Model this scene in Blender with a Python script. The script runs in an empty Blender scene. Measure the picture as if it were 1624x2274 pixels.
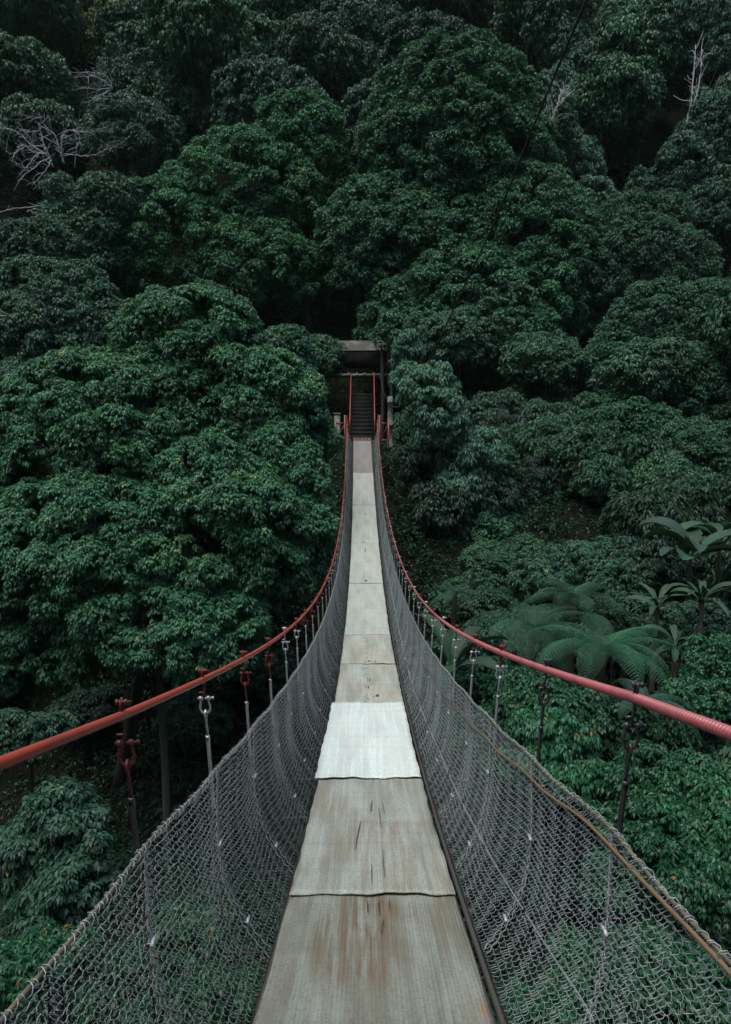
import bpy, math, random
import numpy as np
from mathutils import Vector, Matrix

rng = np.random.default_rng(7)
random.seed(7)
R = math.radians
C = bpy.context.scene.collection
scn = bpy.context.scene

# ---------------------------------------------------------------- camera, sky, sun, exposure
PITCH = R(9.0)
FOC = 1516.0
cd = bpy.data.cameras.new("camera")
cam = bpy.data.objects.new("camera", cd)
C.objects.link(cam)
cam.location = (0, 0, 0)
cam.rotation_euler = (R(90) - PITCH, 0, 0)
cd.sensor_fit = 'VERTICAL'
cd.sensor_height = 36.0
cd.lens = 36.0 * FOC / 2274.0
cd.clip_start = 0.05
cd.clip_end = 6000
scn.camera = cam

SUN_EL, SUN_AZ = R(74), R(225)
w = bpy.data.worlds.new("World")
scn.world = w
w.use_nodes = True
nt = w.node_tree
bg = nt.nodes["Background"]
sky = nt.nodes.new("ShaderNodeTexSky")
sky.sky_type = 'NISHITA'
sky.sun_disc = False
sky.sun_elevation = SUN_EL
sky.sun_rotation = SUN_AZ
sky.air_density = 1.2
sky.dust_density = 4.0
sky.ozone_density = 1.0
nt.links.new(sky.outputs[0], bg.inputs[0])
bg.inputs[1].default_value = 0.15
sd = bpy.data.lights.new("sun", 'SUN')
sun = bpy.data.objects.new("sun", sd)
C.objects.link(sun)
sd.energy = 1.4
sd.angle = R(40)
sd.color = (1.0, 0.97, 0.92)
d = Vector((math.sin(SUN_AZ) * math.cos(SUN_EL), math.cos(SUN_AZ) * math.cos(SUN_EL), math.sin(SUN_EL)))
sun.rotation_euler = d.to_track_quat('Z', 'Y').to_euler()
sun.location = d * 60
scn.view_settings.view_transform = 'Standard'
scn.view_settings.look = 'None'
scn.view_settings.exposure = 0.85
scn.view_settings.gamma = 1.0
try:
    scn.cycles.max_bounces = 5
    scn.cycles.diffuse_bounces = 3
    scn.cycles.glossy_bounces = 2
    scn.cycles.transmission_bounces = 3
except Exception:
    pass

CP, SP = math.cos(PITCH), math.sin(PITCH)
def at(u, v, D):
    """point of the place seen at (u, v) of a 1624 x 2274 picture, D metres into the view"""
    yc = (v - 1137.0) / FOC * D
    return Vector(((u - 812.0) / FOC * D, D * CP - yc * SP, -(D * SP + yc * CP)))
K = 1624.0 / 2916.0
def ats(u, v, D):
    return at(u * K, v * K, D)

# ---------------------------------------------------------------- mesh helpers
def mesh_np(name, V, F, smooth=False, face_attr=None, mats=None, midx=None):
    """V (n,3) array; F (m,k) array of k-gons"""
    me = bpy.data.meshes.new(name)
    V = np.ascontiguousarray(V, dtype=np.float32)
    F = np.ascontiguousarray(F, dtype=np.int32)
    n, (m, k) = len(V), F.shape
    me.vertices.add(n)
    me.vertices.foreach_set("co", V.ravel())
    me.loops.add(m * k)
    me.loops.foreach_set("vertex_index", F.ravel())
    me.polygons.add(m)
    me.polygons.foreach_set("loop_start", np.arange(m, dtype=np.int32) * k)
    me.polygons.foreach_set("loop_total", np.full(m, k, dtype=np.int32))
    if smooth:
        me.polygons.foreach_set("use_smooth", np.ones(m, dtype=bool))
    if midx is not None:
        me.polygons.foreach_set("material_index", np.ascontiguousarray(midx, dtype=np.int32))
    if face_attr is not None:
        a = me.attributes.new("rnd", 'FLOAT', 'FACE')
        a.data.foreach_set("value", np.ascontiguousarray(face_attr, dtype=np.float32))
    me.update(calc_edges=True)
    if mats:
        for mm in mats:
            me.materials.append(mm)
    return me

class MB:
    """collects quads into one mesh"""
    def __init__(s):
        s.V, s.F, s.n = [], [], 0
    def add(s, V, F):
        s.V.append(np.asarray(V, float)); s.F.append(np.asarray(F, int) + s.n); s.n += len(V)
        return s
    def tube(s, pts, r, k=8, cap=True):
        P = np.array([list(p) for p in pts], float)
        n = len(P)
        r = np.full(n, r, float) if np.isscalar(r) else np.asarray(r, float)
        T = np.gradient(P, axis=0)
        T /= np.linalg.norm(T, axis=1)[:, None] + 1e-12
        a = np.array([0, 0, 1.0]) if abs(T[0, 2]) < .9 else np.array([1.0, 0, 0])
        N = np.zeros_like(P)
        v = a - T[0] * (a @ T[0]); N[0] = v / np.linalg.norm(v)
        for i in range(1, n):
            v = N[i - 1] - T[i] * (N[i - 1] @ T[i]); N[i] = v / (np.linalg.norm(v) + 1e-12)
        B = np.cross(T, N)
        th = np.arange(k) * 2 * math.pi / k
        V = P[:, None, :] + r[:, None, None] * (np.cos(th)[None, :, None] * N[:, None, :] + np.sin(th)[None, :, None] * B[:, None, :])
        V = V.reshape(-1, 3)
        i, j = np.meshgrid(np.arange(n - 1), np.arange(k), indexing='ij')
        F = np.stack([i * k + j, i * k + (j + 1) % k, (i + 1) * k + (j + 1) % k, (i + 1) * k + j], -1).reshape(-1, 4)
        if cap:
            c0, c1 = len(V), len(V) + 1
            V = np.vstack([V, P[0], P[-1]])
            e = []
            for q in range(0, k, 2):
                e.append([c0, (q + 2) % k, (q + 1) % k, q])
                b = (n - 1) * k
                e.append([c1, b + q, b + (q + 1) % k, b + (q + 2) % k])
            F = np.vstack([F, e])
        return s.add(V, F)
    def box(s, lo, hi, M=None):
        x0, y0, z0 = lo; x1, y1, z1 = hi
        V = np.array([(x0, y0, z0), (x1, y0, z0), (x1, y1, z0), (x0, y1, z0), (x0, y0, z1), (x1, y0, z1), (x1, y1, z1), (x0, y1, z1)], float)
        if M is not None:
            V = np.array([list(M @ Vector(v)) for v in V])
        F = [(0, 3, 2, 1), (4, 5, 6, 7), (0, 1, 5, 4), (1, 2, 6, 5), (2, 3, 7, 6), (3, 0, 4, 7)]
        return s.add(V, F)
    def mesh(s, name, m, smooth=True, off=None):
        V = np.vstack(s.V)
        if off is not None:
            V = V - np.array(list(off))
        return mesh_np(name, V, np.vstack(s.F), smooth, mats=[m] if m else None)

def link(name, data, parent=None, loc=None):
    o = bpy.data.objects.new(name, data)
    C.objects.link(o)
    if parent is not None:
        o.parent = parent
    if loc is not None:
        o.location = loc
    return o
def tag(o, label=None, cat=None, group=None, kind=None):
    if label: o["label"] = label
    if cat: o["category"] = cat
    if group: o["group"] = group
    if kind: o["kind"] = kind
    return o
def empty(name, loc, label, cat, group=None):
    o = link(name, None, None, loc)
    o.empty_display_size = 0.2
    return tag(o, label, cat, group)

def curve(pts, n):
    """smooth (Catmull-Rom) resample"""
    P = np.array([list(p) for p in pts], float)
    P = np.vstack([2 * P[0] - P[1], P, 2 * P[-1] - P[-2]])
    m = len(P) - 3
    t = np.linspace(0, m - 1e-9, n)
    i = t.astype(int); f = (t - i)[:, None]
    a, b, c, e = P[i], P[i + 1], P[i + 2], P[i + 3]
    return .5 * ((2 * b) + (c - a) * f + (2 * a - 5 * b + 4 * c - e) * f ** 2 + (3 * b - a - 3 * c + e) * f ** 3)

# ---------------------------------------------------------------- materials
def new_mat(name):
    m = bpy.data.materials.new(name)
    m.use_nodes = True
    n = m.node_tree
    return m, n, n.nodes["Principled BSDF"], n.nodes, n.links
def noise(N, L, vec, scale, detail=4, rough=.55, sc=None):
    t = N.new("ShaderNodeTexNoise")
    t.inputs["Scale"].default_value = scale
    t.inputs["Detail"].default_value = detail
    t.inputs["Roughness"].default_value = rough
    if sc is not None:
        mp = N.new("ShaderNodeMapping")
        mp.inputs["Scale"].default_value = sc
        L.new(vec, mp.inputs[0]); vec = mp.outputs[0]
    L.new(vec, t.inputs["Vector"])
    return t.outputs[0]
def ramp(N, L, fac, stops):
    r = N.new("ShaderNodeValToRGB")
    e = r.color_ramp.elements
    while len(e) < len(stops):
        e.new(.5)
    for k, (p, c) in enumerate(stops):
        e[k].position = p
        e[k].color = tuple(c) + (1,) if len(c) == 3 else c
    L.new(fac, r.inputs[0])
    return r.outputs[0]
def mix(N, L, fac, a, b, mode='MIX'):
    x = N.new("ShaderNodeMix"); x.data_type = 'RGBA'; x.blend_type = mode
    for s, v in ((x.inputs[0], fac), (x.inputs[6], a), (x.inputs[7], b)):
        if hasattr(v, "links") or hasattr(v, "is_linked"):
            L.new(v, s)
        elif isinstance(v, (tuple, list)):
            s.default_value = tuple(v) + (1,) if len(v) == 3 else v
        else:
            s.default_value = v
    return x.outputs[2]
def math_(N, L, op, a, b=0.0):
    x = N.new("ShaderNodeMath"); x.operation = op
    for s, v in ((x.inputs[0], a), (x.inputs[1], b)):
        if hasattr(v, "is_linked"): L.new(v, s)
        else: s.default_value = v
    return x.outputs[0]
def bump(N, L, h, p, strength=.3, dist=.01):
    b = N.new("ShaderNodeBump")
    b.inputs["Strength"].default_value = strength
    b.inputs["Distance"].default_value = dist
    L.new(h, b.inputs["Height"]); L.new(b.outputs[0], p.inputs["Normal"])

def leaf_mat(name, dark, mid, light, rough=.48, yellow=(.20, .19, .05), ythr=.985, trans=.2, spec=.22):
    m, n, p, N, L = new_mat(name)
    a = N.new("ShaderNodeAttribute"); a.attribute_name = "rnd"
    oi = N.new("ShaderNodeObjectInfo")
    c = ramp(N, L, a.outputs["Fac"], [(0, dark), (.5, mid), (.93, light), (ythr, light), (min(1, ythr + .01), yellow)])
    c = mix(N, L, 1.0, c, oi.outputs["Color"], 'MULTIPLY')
    L.new(c, p.inputs["Base Color"])
    p.inputs["Roughness"].default_value = rough
    p.inputs["Specular IOR Level"].default_value = spec
    tr = N.new("ShaderNodeBsdfTranslucent")
    L.new(mix(N, L, 1.0, c, (.9, 1.0, .5), 'MULTIPLY'), tr.inputs[0])
    mx = N.new("ShaderNodeMixShader")
    mx.inputs[0].default_value = trans
    L.new(p.outputs[0], mx.inputs[1]); L.new(tr.outputs[0], mx.inputs[2])
    L.new(mx.outputs[0], N["Material Output"].inputs[0])
    return m
M_leaf = leaf_mat("glossy_leaves", (.013, .050, .030), (.028, .100, .057), (.066, .180, .080))
M_leaf_g = leaf_mat("grey_green_leaves", (.018, .055, .038), (.032, .092, .062), (.055, .140, .090), rough=.5, ythr=.99)
M_leaf_y = leaf_mat("young_leaves", (.022, .048, .022), (.045, .08, .032), (.10, .13, .045), ythr=.9, yellow=(.30, .20, .06))
M_leaf_b = leaf_mat("bright_leaves", (.010, .050, .024), (.020, .100, .046), (.042, .18, .07), rough=.4, ythr=.988, yellow=(.22, .13, .03))
M_fern = leaf_mat("fern_fronds", (.014, .046, .030), (.022, .070, .045), (.036, .10, .060), rough=.6)
M_broad = leaf_mat("broad_leaves", (.020, .050, .032), (.034, .074, .048), (.055, .10, .068), rough=.6, ythr=.999, trans=.15, spec=.2)

def bark_mat(name, a, b, scale=6):
    m, n, p, N, L = new_mat(name)
    tc = N.new("ShaderNodeTexCoord")
    f = noise(N, L, tc.outputs["Object"], scale, 6, .65, (3, 3, .8))
    L.new(ramp(N, L, f, [(.3, a), (.7, b)]), p.inputs["Base Color"])
    p.inputs["Roughness"].default_value = .9
    bump(N, L, f, p, .5, .03)
    return m
M_bark = bark_mat("dark_bark", (.010, .010, .008), (.032, .032, .024))
M_bark_p = bark_mat("pale_bark", (.15, .155, .15), (.33, .34, .33))
M_dead = bark_mat("bleached_wood", (.17, .18, .18), (.34, .35, .35))

def paint_mat(name, col, col2, rough=.45, metal=0.0, scale=25, chip=.62):
    m, n, p, N, L = new_mat(name)
    tc = N.new("ShaderNodeTexCoord")
    f = noise(N, L, tc.outputs["Object"], scale, 5, .6)
    L.new(ramp(N, L, f, [(chip - .12, col), (chip + .06, col2)]), p.inputs["Base Color"])
    p.inputs["Roughness"].default_value = rough
    p.inputs["Metallic"].default_value = metal
    bump(N, L, f, p, .15, .002)
    return m
M_red = paint_mat("red_hose", (.26, .042, .024), (.20, .038, .026), .42, scale=9)
M_redp = paint_mat("faded_red_hose", (.25, .066, .068), (.18, .045, .045), .38, scale=9)
M_redrust = paint_mat("red_painted_steel", (.12, .013, .010), (.045, .016, .012), .5)
M_reddark = paint_mat("dark_red_painted_steel", (.055, .010, .009), (.03, .012, .01), .5)
M_galv = paint_mat("galvanised_steel", (.50, .52, .53), (.30, .31, .31), .38, .75, 40)
M_darkst = paint_mat("dark_steel", (.045, .048, .052), (.10, .085, .07), .32, .6, 40)
M_wire = paint_mat("galvanised_wire", (.28, .325, .325), (.18, .21, .21), .5, .3, 60, .55)
M_wire_l = paint_mat("bright_lacing_wire", (.36, .39, .40), (.26, .27, .27), .5, .3, 60, .55)
M_rope = paint_mat("weathered_top_cable", (.06, .06, .05), (.115, .10, .065), .7, .1, 30, .5)
M_brown = paint_mat("brown_cord", (.13, .085, .038), (.10, .07, .045), .7, 0, 20)
M_tube = paint_mat("rusting_grey_tube", (.055, .06, .06), (.085, .048, .03), .6, .3, 9, .60)
M_conc = paint_mat("mossy_concrete", (.17, .18, .175), (.075, .09, .07), .9, 0, 7, .5)
M_black = paint_mat("black_rubber", (.012, .012, .013), (.02, .02, .02), .5)
M_step = paint_mat("dark_steps", (.005, .0045, .0045), (.012, .009, .008), .8, 0, 8, .5)  # near-black: shade of the stair recess is put into the step colour
M_sheet = paint_mat("grimy_roof_sheet", (.095, .10, .095), (.026, .028, .020), .7, 0, 2.4, .44)
M_sheet_in = paint_mat("brown_panel", (.075, .06, .04), (.035, .03, .02), .85, 0, 3, .5)
M_deck = paint_mat("dark_deck_boards", (.035, .03, .026), (.07, .045, .03), .8, 0, 10, .5)

def mat_mat(name, base, base2, stain, stain_amt, dash, rib=.5, cross=.5):
    m, n, p, N, L = new_mat(name)
    tc = N.new("ShaderNodeTexCoord"); o = tc.outputs["Object"]
    big = noise(N, L, o, 1.0, 3, .5, (7, 1.1, 1))
    c = ramp(N, L, big, [(.36, base2), (.56, base)])
    # long wear streaks
    st = noise(N, L, o, 1.0, 4, .6, (26, 1.6, 1))
    stp = noise(N, L, o, 1.0, 2, .5, (2.2, 1.2, 1))
    k = math_(N, L, 'MULTIPLY', ramp(N, L, st, [(.40, (0, 0, 0)), (.56, (1, 1, 1))]), ramp(N, L, stp, [(.42, (0, 0, 0)), (.52, (1, 1, 1))]))
    k = math_(N, L, 'MULTIPLY', k, stain_amt)
    c = mix(N, L, k, c, stain)
    # paler streaks
    s2 = noise(N, L, o, 1.0, 3, .6, (34, .7, 1))
    c = mix(N, L, math_(N, L, 'MULTIPLY', ramp(N, L, s2, [(.50, (0, 0, 0)), (.66, (1, 1, 1))]), .40), c, tuple(min(.7, q * k_) for q, k_ in zip(base, (1.25, 1.38, 1.48))))
    # cross creases over the beams
    wv = noise(N, L, o, 1.0, 2, .5, (.8, 9, 1))
    c = mix(N, L, math_(N, L, 'MULTIPLY', ramp(N, L, wv, [(.5, (0, 0, 0)), (.72, (1, 1, 1))]), .50 * cross), c, tuple(q * .55 for q in base2))
    # speckle
    sp = noise(N, L, o, 75, 3, .6)
    c = mix(N, L, math_(N, L, 'MULTIPLY', ramp(N, L, sp, [(.50, (0, 0, 0)), (.60, (1, 1, 1))]), .38), c, tuple(q * .5 for q in base2))
    # small rust spots
    ru = noise(N, L, o, 1.0, 2, .4, (9, 4, 1))
    c = mix(N, L, math_(N, L, 'MULTIPLY', ramp(N, L, ru, [(.70, (0, 0, 0)), (.76, (1, 1, 1))]), .6 * min(1, stain_amt * 1.5)), c, (.22, .11, .045))
    L.new(c, p.inputs["Base Color"])
    p.inputs["Roughness"].default_value = .75
    wt = N.new("ShaderNodeTexWave"); wt.wave_type = 'BANDS'; wt.bands_direction = 'X'
    wt.inputs["Scale"].default_value = 22; wt.inputs["Distortion"].default_value = .15
    L.new(o, wt.inputs["Vector"])
    h = math_(N, L, 'ADD', math_(N, L, 'MULTIPLY', wt.outputs[1] if wt.outputs[1].type == 'VALUE' else wt.outputs[0], rib), math_(N, L, 'MULTIPLY', big, 1.2))
    bump(N, L, h, p, .38, .007)
    return m
M_slit = paint_mat("torn_hole", (.022, .017, .012), (.075, .052, .032), .9)

# ---------------------------------------------------------------- ground
def _sm(a, b, x):
    t = np.clip((x - a) / (b - a), 0, 1)
    return t * t * (3 - 2 * t)
def G(x, y):
    x = np.asarray(x, float); y = np.asarray(y, float)
    side = _sm(-2, 5, x)
    floor = -13.5 + 4.8 * side
    fy = np.where(y < 18, 0, np.where(y < 29, (y - 18) / 11, 1))
    fy = _sm(0, 1, fy)
    z = floor * (1 - fy) + (-2.4) * fy
    z = z + np.where(y > 30, (y - 30) * .3, 0) + np.where(y > 37, (np.minimum(y, 125) - 37) * .72, 0) + np.where(y > 125, (y - 125) * -.25, 0)
    near = np.where(y > -4, -2.0 - np.maximum(y + 2.5, 0) * 1.5, -2.0 + np.minimum(-4 - y, 70) * .85)  # unseen slope behind the camera, steepness shaped to cut low sky light
    z = np.where(y < 12, np.maximum(z, near), z)
    z = z + np.minimum(np.maximum(np.abs(x) - 34, 0), 60) * .6 * (1 - _sm(34, 70, y))  # unseen valley sides, raised to keep the light overhead
    z = z + 2.2 * _sm(9, 26, np.abs(x)) * (1 - _sm(30, 50, y)) 
    z = z + .35 * np.sin(x * .7 + y * .3) + .25 * np.sin(x * .23 - y * .61 + 1)
    plat = np.exp(-(np.maximum(np.abs(x) - 2, 0) ** 2) / 2) * _sm(27, 29, y) * (1 - _sm(36, 39, y))
    return z * (1 - .7 * plat) + (-2.6) * .7 * plat
def Gz(x, y):
    return float(G(x, y))
xs = np.concatenate([[-900, -400, -200], np.linspace(-110, 110, 111), [200, 400, 900]])
ys = np.concatenate([[-900, -300, -90, -40, -20], np.linspace(-14, 150, 124), [220, 400, 900]])
X, Y = np.meshgrid(xs, ys, indexing='ij')
Z = G(X, Y)
V = np.stack([X, Y, Z], -1).reshape(-1, 3)
i, j = np.meshgrid(np.arange(len(xs) - 1), np.arange(len(ys) - 1), indexing='ij')
ny = len(ys)
F = np.stack([i * ny + j, (i + 1) * ny + j, (i + 1) * ny + j + 1, i * ny + j + 1], -1).reshape(-1, 4)
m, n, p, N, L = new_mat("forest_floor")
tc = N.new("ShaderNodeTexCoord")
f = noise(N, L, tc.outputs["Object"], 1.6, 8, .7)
L.new(ramp(N, L, f, [(.35, (.004, .005, .004)), (.5, (.007, .010, .006)), (.68, (.014, .011, .008))]), p.inputs["Base Color"])  # near-black tones: canopy shade is put into the floor colour
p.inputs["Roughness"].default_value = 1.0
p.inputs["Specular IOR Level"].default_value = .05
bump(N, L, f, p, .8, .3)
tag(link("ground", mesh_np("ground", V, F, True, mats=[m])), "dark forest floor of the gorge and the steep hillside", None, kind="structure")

# ---------------------------------------------------------------- the bridge deck line
FS = 2722.0
W0 = .75
meas = [(1739.6, 70.2, 1443.6), (1885, 80.3, 1450), (2019, 91.3, 1451.5), (2170, 110, 1458), (2333.6, 136, 1459), (2539.5, 184.8, 1464),
        (2645, 217.5, 1467), (2798, 276, 1468), (3118, 398, 1476), (3377, 549, 1484), (3568, 660, 1487), (3870, 840, 1493), (4083, 967, 1493)]
dk = sorted([list(ats(c, v, W0 * FS / wd)) for v, wd, c in meas], key=lambda p: p[1])
dk = np.array(dk)
pc = np.polyfit(dk[:, 1], dk[:, 2], 4, w=1 / (1 + .08 * dk[:, 1]))
px_ = np.polyfit(dk[:, 1], dk[:, 0], 2)
def deck_z(y):
    y = np.asarray(y, float)
    y0 = 1.2
    s0 = np.polyval(np.polyder(pc), y0)
    return np.where(y < y0, np.polyval(pc, y0) + s0 * (y - y0), np.polyval(pc, np.minimum(y, 29.3)))
def deck_x(y):
    return np.polyval(px_, np.asarray(y, float))
Y_END = 28.9

# main cables, measured pair by pair
cab = [(490, 2850, 2536, 2784, 1.73), (797, 2717, 2187, 2672, 2.546), (962, 2637, 2003, 2604, 3.39), (1065, 2575, 1896, 2559, 4.26),
       (1129, 2525, 1829, 2522, 5.06), (1180, 2478, 1770, 2478, 6.0), (1251, 2405, 1699, 2405, 7.9), (1288, 2339, 1648.8, 2339, 9.6),
       (1310.9, 2288.7, 1620, 2289, 11.0), (1334.6, 2214.8, 1588, 2214.8, 13.1), (1350.5, 2138, 1564, 2138, 15.3), (1363.7, 2043, 1547, 2043, 17.5),
       (1373, 1937.6, 1530, 1937.6, 20.6), (1378.5, 1832, 1518, 1832, 23.6), (1382, 1735, 1510, 1735, 26.4), (1384, 1650, 1508, 1648, 29.2)]
CL = np.array([list(ats(a, b, D)) for a, b, c, e, D in cab])
CR = np.array([list(ats(c, e, D)) for a, b, c, e, D in cab])
def cable_fn(P, sl):
    cz = np.polyfit(P[:, 1], P[:, 2], 5, w=1 / (.3 + .1 * P[:, 1]))
    cx = np.polyfit(P[:, 1], P[:, 0], 4, w=1 / (.3 + .1 * P[:, 1]))
    yb = P[0, 1]
    def fn(y):
        y = np.asarray(y, float)
        yy = np.maximum(y, yb)
        z = np.polyval(cz, yy) - sl * np.minimum(y - yb, 0)
        x = np.polyval(cx, yy)
        return x, z
    return fn
fL, fR = cable_fn(CL, .325), cable_fn(CR, .29)

bridge = empty("suspension_bridge", (0, 0, float(deck_z(0))), "narrow suspension footbridge with red cables and wire mesh sides crossing the gorge", "footbridge")
BO = Vector((0, 0, float(deck_z(0))))
def part(name, mb, m, parent=None, smooth=True):
    o = link(name, mb.mesh(name, m, smooth, BO), parent or bridge)
    return o

# main cables: corrugated hose near the camera
for fn, m_, amp in ((fL, M_red, .0005), (fR, M_redp, .0060)):
    y1 = np.arange(-1.6, 6.0, .0021)
    y2 = np.arange(6.0, Y_END + .4, .12)
    yy = np.concatenate([y1, y2])
    x, z = fn(yy)
    rr = np.full(len(yy), .0118)
    rr[:len(y1)] += amp * (np.abs(np.sin(y1 / .0125 * math.pi)) - .6)
    mb = MB().tube(np.stack([x, yy, z], -1), rr, 12)
    o = part("main_cable", mb, m_)
    o["label"] = "red sheathed main cable" if m_ is M_red else "faded red ribbed main cable"

# net profile
def net_pt(side, y, t):
    """side -1/1, t 0 at the top, 1 at the deck edge"""
    fn = fL if side < 0 else fR
    cx, cz = fn(y)
    xc = deck_x(y); zd = deck_z(y)
    drop = .36 + .07 * np.maximum(1.6 - np.asarray(y, float), 0) - .30 * _sm(19, 28.5, np.asarray(y, float))
    topx = cx - side * (.045 + .0 * y)
    topz = cz - drop + .006 * np.sin(y * 2 * math.pi / .83 + 1.0)
    botx = xc + (.445 if side > 0 else -.405)
    botz = zd - .085
    t = np.asarray(t, float)
    bul = np.sin(np.pi * np.clip(t, 0, 1) ** 1.35)
    wob = .012 * np.sin(y * 3.1 + side) * bul + .008 * np.sin(y * 7.7 + 2 * t) * bul
    x = topx + (botx - topx) * t ** 3.0 + side * (.012 * bul + wob)
    z = topz + (botz - topz) * (1.02 * t - .02 * t * t)
    return x, z
for side in (-1, 1):
    p_ = .0245
    PER, SUB = 27, 6
    V_all = []
    yc = np.arange(-1.3, Y_END, p_)
    K_ = PER * SUB + 1
    th = np.arange(K_) / SUB * 2 * math.pi
    t = np.linspace(0, 1, K_)
    yi, ti = np.meshgrid(yc, t, indexing='ij')

    jit = rng.normal(0, .0025, yi.shape)
    tri = np.arcsin(np.cos(th)) * 2 / math.pi
    ph = (np.arange(len(yc)) % 2)[:, None] * 0
    Yn = yi + (p_ * .56) * tri[None, :]
    Yn = Yn + .0135 * np.sin(Yn * 2 * math.pi / .172 + 1.5 * ti) + .006 * np.sin(Yn * 2 * math.pi / .61 + side) + .006 * np.sin(Yn * 5 + ti * 9)
    ti = ti + .008 * np.sin(Yn * 6.1 + 3 * side)
    x, z = net_pt(side, Yn, ti)
    nrm = .008 * np.sin(th)[None, :] + jit
    x = x + side * nrm
    sag = -.004 * np.abs(np.sin(th))[None, :]
    P = np.stack([x, Yn, z + sag], -1)            # (wires, K, 3)
    T = np.gradient(P, axis=1); T /= np.linalg.norm(T, axis=2)[..., None]
    A = np.zeros_like(P); A[..., 0] = 1
    B = np.cross(T, A); B /= np.linalg.norm(B, axis=2)[..., None]
    A2 = np.cross(B, T)
    r = .00108
    ring = np.stack([P + r * (math.cos(a) * A2 + math.sin(a) * B) for a in (0, 2.0944, 4.18879)], 2)   # (w,K,3,3)
    nw = len(yc)
    Vn = ring.reshape(-1, 3)
    wi, ki, ji = np.meshgrid(np.arange(nw), np.arange(K_ - 1), np.arange(3), indexing='ij')
    b = (wi * K_ + ki) * 3
    Fn = np.stack([b + ji, b + (ji + 1) % 3, b + 3 + (ji + 1) % 3, b + 3 + ji], -1).reshape(-1, 4)
    o = link("mesh_side_net", mesh_np("mesh_side_net", Vn - np.array(list(BO)), Fn, True, mats=[M_wire]), bridge)
    # top cable
    yy = np.arange(-1.4, Y_END, .05)
    x, z = net_pt(side, yy, 0)
    part("top_cable", MB().tube(np.stack([x, yy, z], -1), .0046, 8), M_rope)
    # loops of net wire gathered round the top cable
    ys_ = np.arange(-1.2, 16, .0032)
    x0, z0 = net_pt(side, ys_, 0)
    a_ = ys_ / .021 * 2 * math.pi + 1.5 * np.sin(ys_ * 5)
    rr = .0088 + .0025 * np.sin(ys_ * 37) + .0015 * np.sin(ys_ * 101)
    mb = MB().tube(np.stack([x0 + rr * np.cos(a_), ys_ + .006 * np.sin(a_ * .5), z0 - .002 + rr * 1.1 * np.sin(a_)], -1), .0010, 4, False)
    part("lashing_wire", mb, M_wire)
    # side tube below the deck edge
    yy = np.arange(-1.4, Y_END + .2, .2)
    part("side_tube", MB().tube(np.stack([deck_x(yy) + (.418 if side > 0 else -.372), yy, deck_z(yy) - .06], -1), .011, 10), M_tube)
    yy = np.arange(-1.4, Y_END, .2)
    x, z = net_pt(side, yy, 1)
    part("bottom_cable", MB().tube(np.stack([x, yy, z], -1), .006, 6), M_darkst)

# deck boards
yy = np.arange(-1.4, Y_END + .25, .1)
mb = MB()
for k in range(5):
    x0, x1 = -.385 + k * .155, -.385 + k * .155 + .15
    Vd = []
    for y in yy:
        xc, zc = float(deck_x(y)), float(deck_z(y)) - .022
        Vd += [(xc + x0, y, zc), (xc + x1, y, zc), (xc + x1, y, zc - .025), (xc + x0, y, zc - .025)]
    nf = []
    for q in range(len(yy) - 1):
        b = q * 4
        for e in range(4):
            nf.append((b + e, b + (e + 1) % 4, b + 4 + (e + 1) % 4, b + 4 + e))
    nf.append((0, 3, 2, 1)); b = (len(yy) - 1) * 4; nf.append((b, b + 1, b + 2, b + 3))
    mb.add(Vd, nf)
part("walking_boards", mb, M_deck, smooth=False)

# hangers
def hook_parts(scale=1):
    """shared small meshes, origin at the cable centre, hanging down -Z"""
    cl = MB()
    a = np.linspace(-2.5, 2.5, 14)
    cl.tube([(.0, .0165 * math.sin(q), .0165 * math.cos(q) * -1 * 1.0) for q in a] , .0035, 6)
    cl.tube([(0, .009, .012), (0, .009, .045)], .0045, 6)
    cl.tube([(0, -.009, .012), (0, -.009, .045)], .0045, 6)
    cl.tube([(-.012, 0, .036), (.03, 0, .036)], .0042, 8)
    cl.tube([(-.016, 0, .036), (-.008, 0, .036)], .009, 6)
    cl.tube([(.010, 0, .036), (.018, 0, .036)], .008, 6)
    cl.tube([(0, 0, -.012), (.004, .004, -.035), (-.003, .002, -.055), (0, 0, -.075)], [.0055, .005, .0055, .006], 8)
    cl.tube([(-.022, 0, -.052), (.004, 0, -.052)], .004, 6)
    sh = MB()
    a = np.linspace(-math.pi * 1.18, math.pi * .18, 22)
    pts = [(.023 * math.cos(q), 0, -.112 + .026 * math.sin(q)) for q in a]
    pts = [(-.016, 0, -.072)] + pts + [(.016, 0, -.072)]
    sh.tube(pts, .0052, 8)
    sh.tube([(-.030, 0, -.075), (.036, 0, -.075)], .0048, 8)
    sh.tube([(-.024, 0, -.075), (-.010, 0, -.075)], .0095, 8)
    sh.tube([(.010, 0, -.075), (.024, 0, -.075)], .0095, 8)
    sh.tube([(.036, 0, -.075), (.042, 0, -.075)], .007, 6)
    ey = MB()
    a = np.linspace(-.4 * math.pi, 1.25 * math.pi, 16)
    ey.tube([(0, .012 * math.cos(q), -.140 + .014 * math.sin(q)) for q in a] + [(0, -.002, -.165), (0, 0, -.18), (0, 0, -.235)], .0062, 8)
    tb = MB()
    tb.tube([(0, 0, -.228), (0, 0, -.240), (0, 0, -.2401), (0, 0, -.252), (0, 0, -.27), (0, 0, -.50), (0, 0, -.52), (0, 0, -.535)],
            [.0105, .0105, .0098, .0098, .0088, .0088, .0098, .0095], 12)
    rd = MB()
    rd.tube([(0, 0, -.53), (0, 0, -1.0)], .006, 8)
    return cl, sh, ey, tb, rd
HP = hook_parts()
def hm(i, m, nm, cache={}):
    k = (i, m.name)
    if k not in cache:
        cache[k] = HP[i].mesh(nm, m)
    return cache[k]
hy = [1.73, 2.546, 3.39, 4.21, 5.03]
hD_y = []
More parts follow.
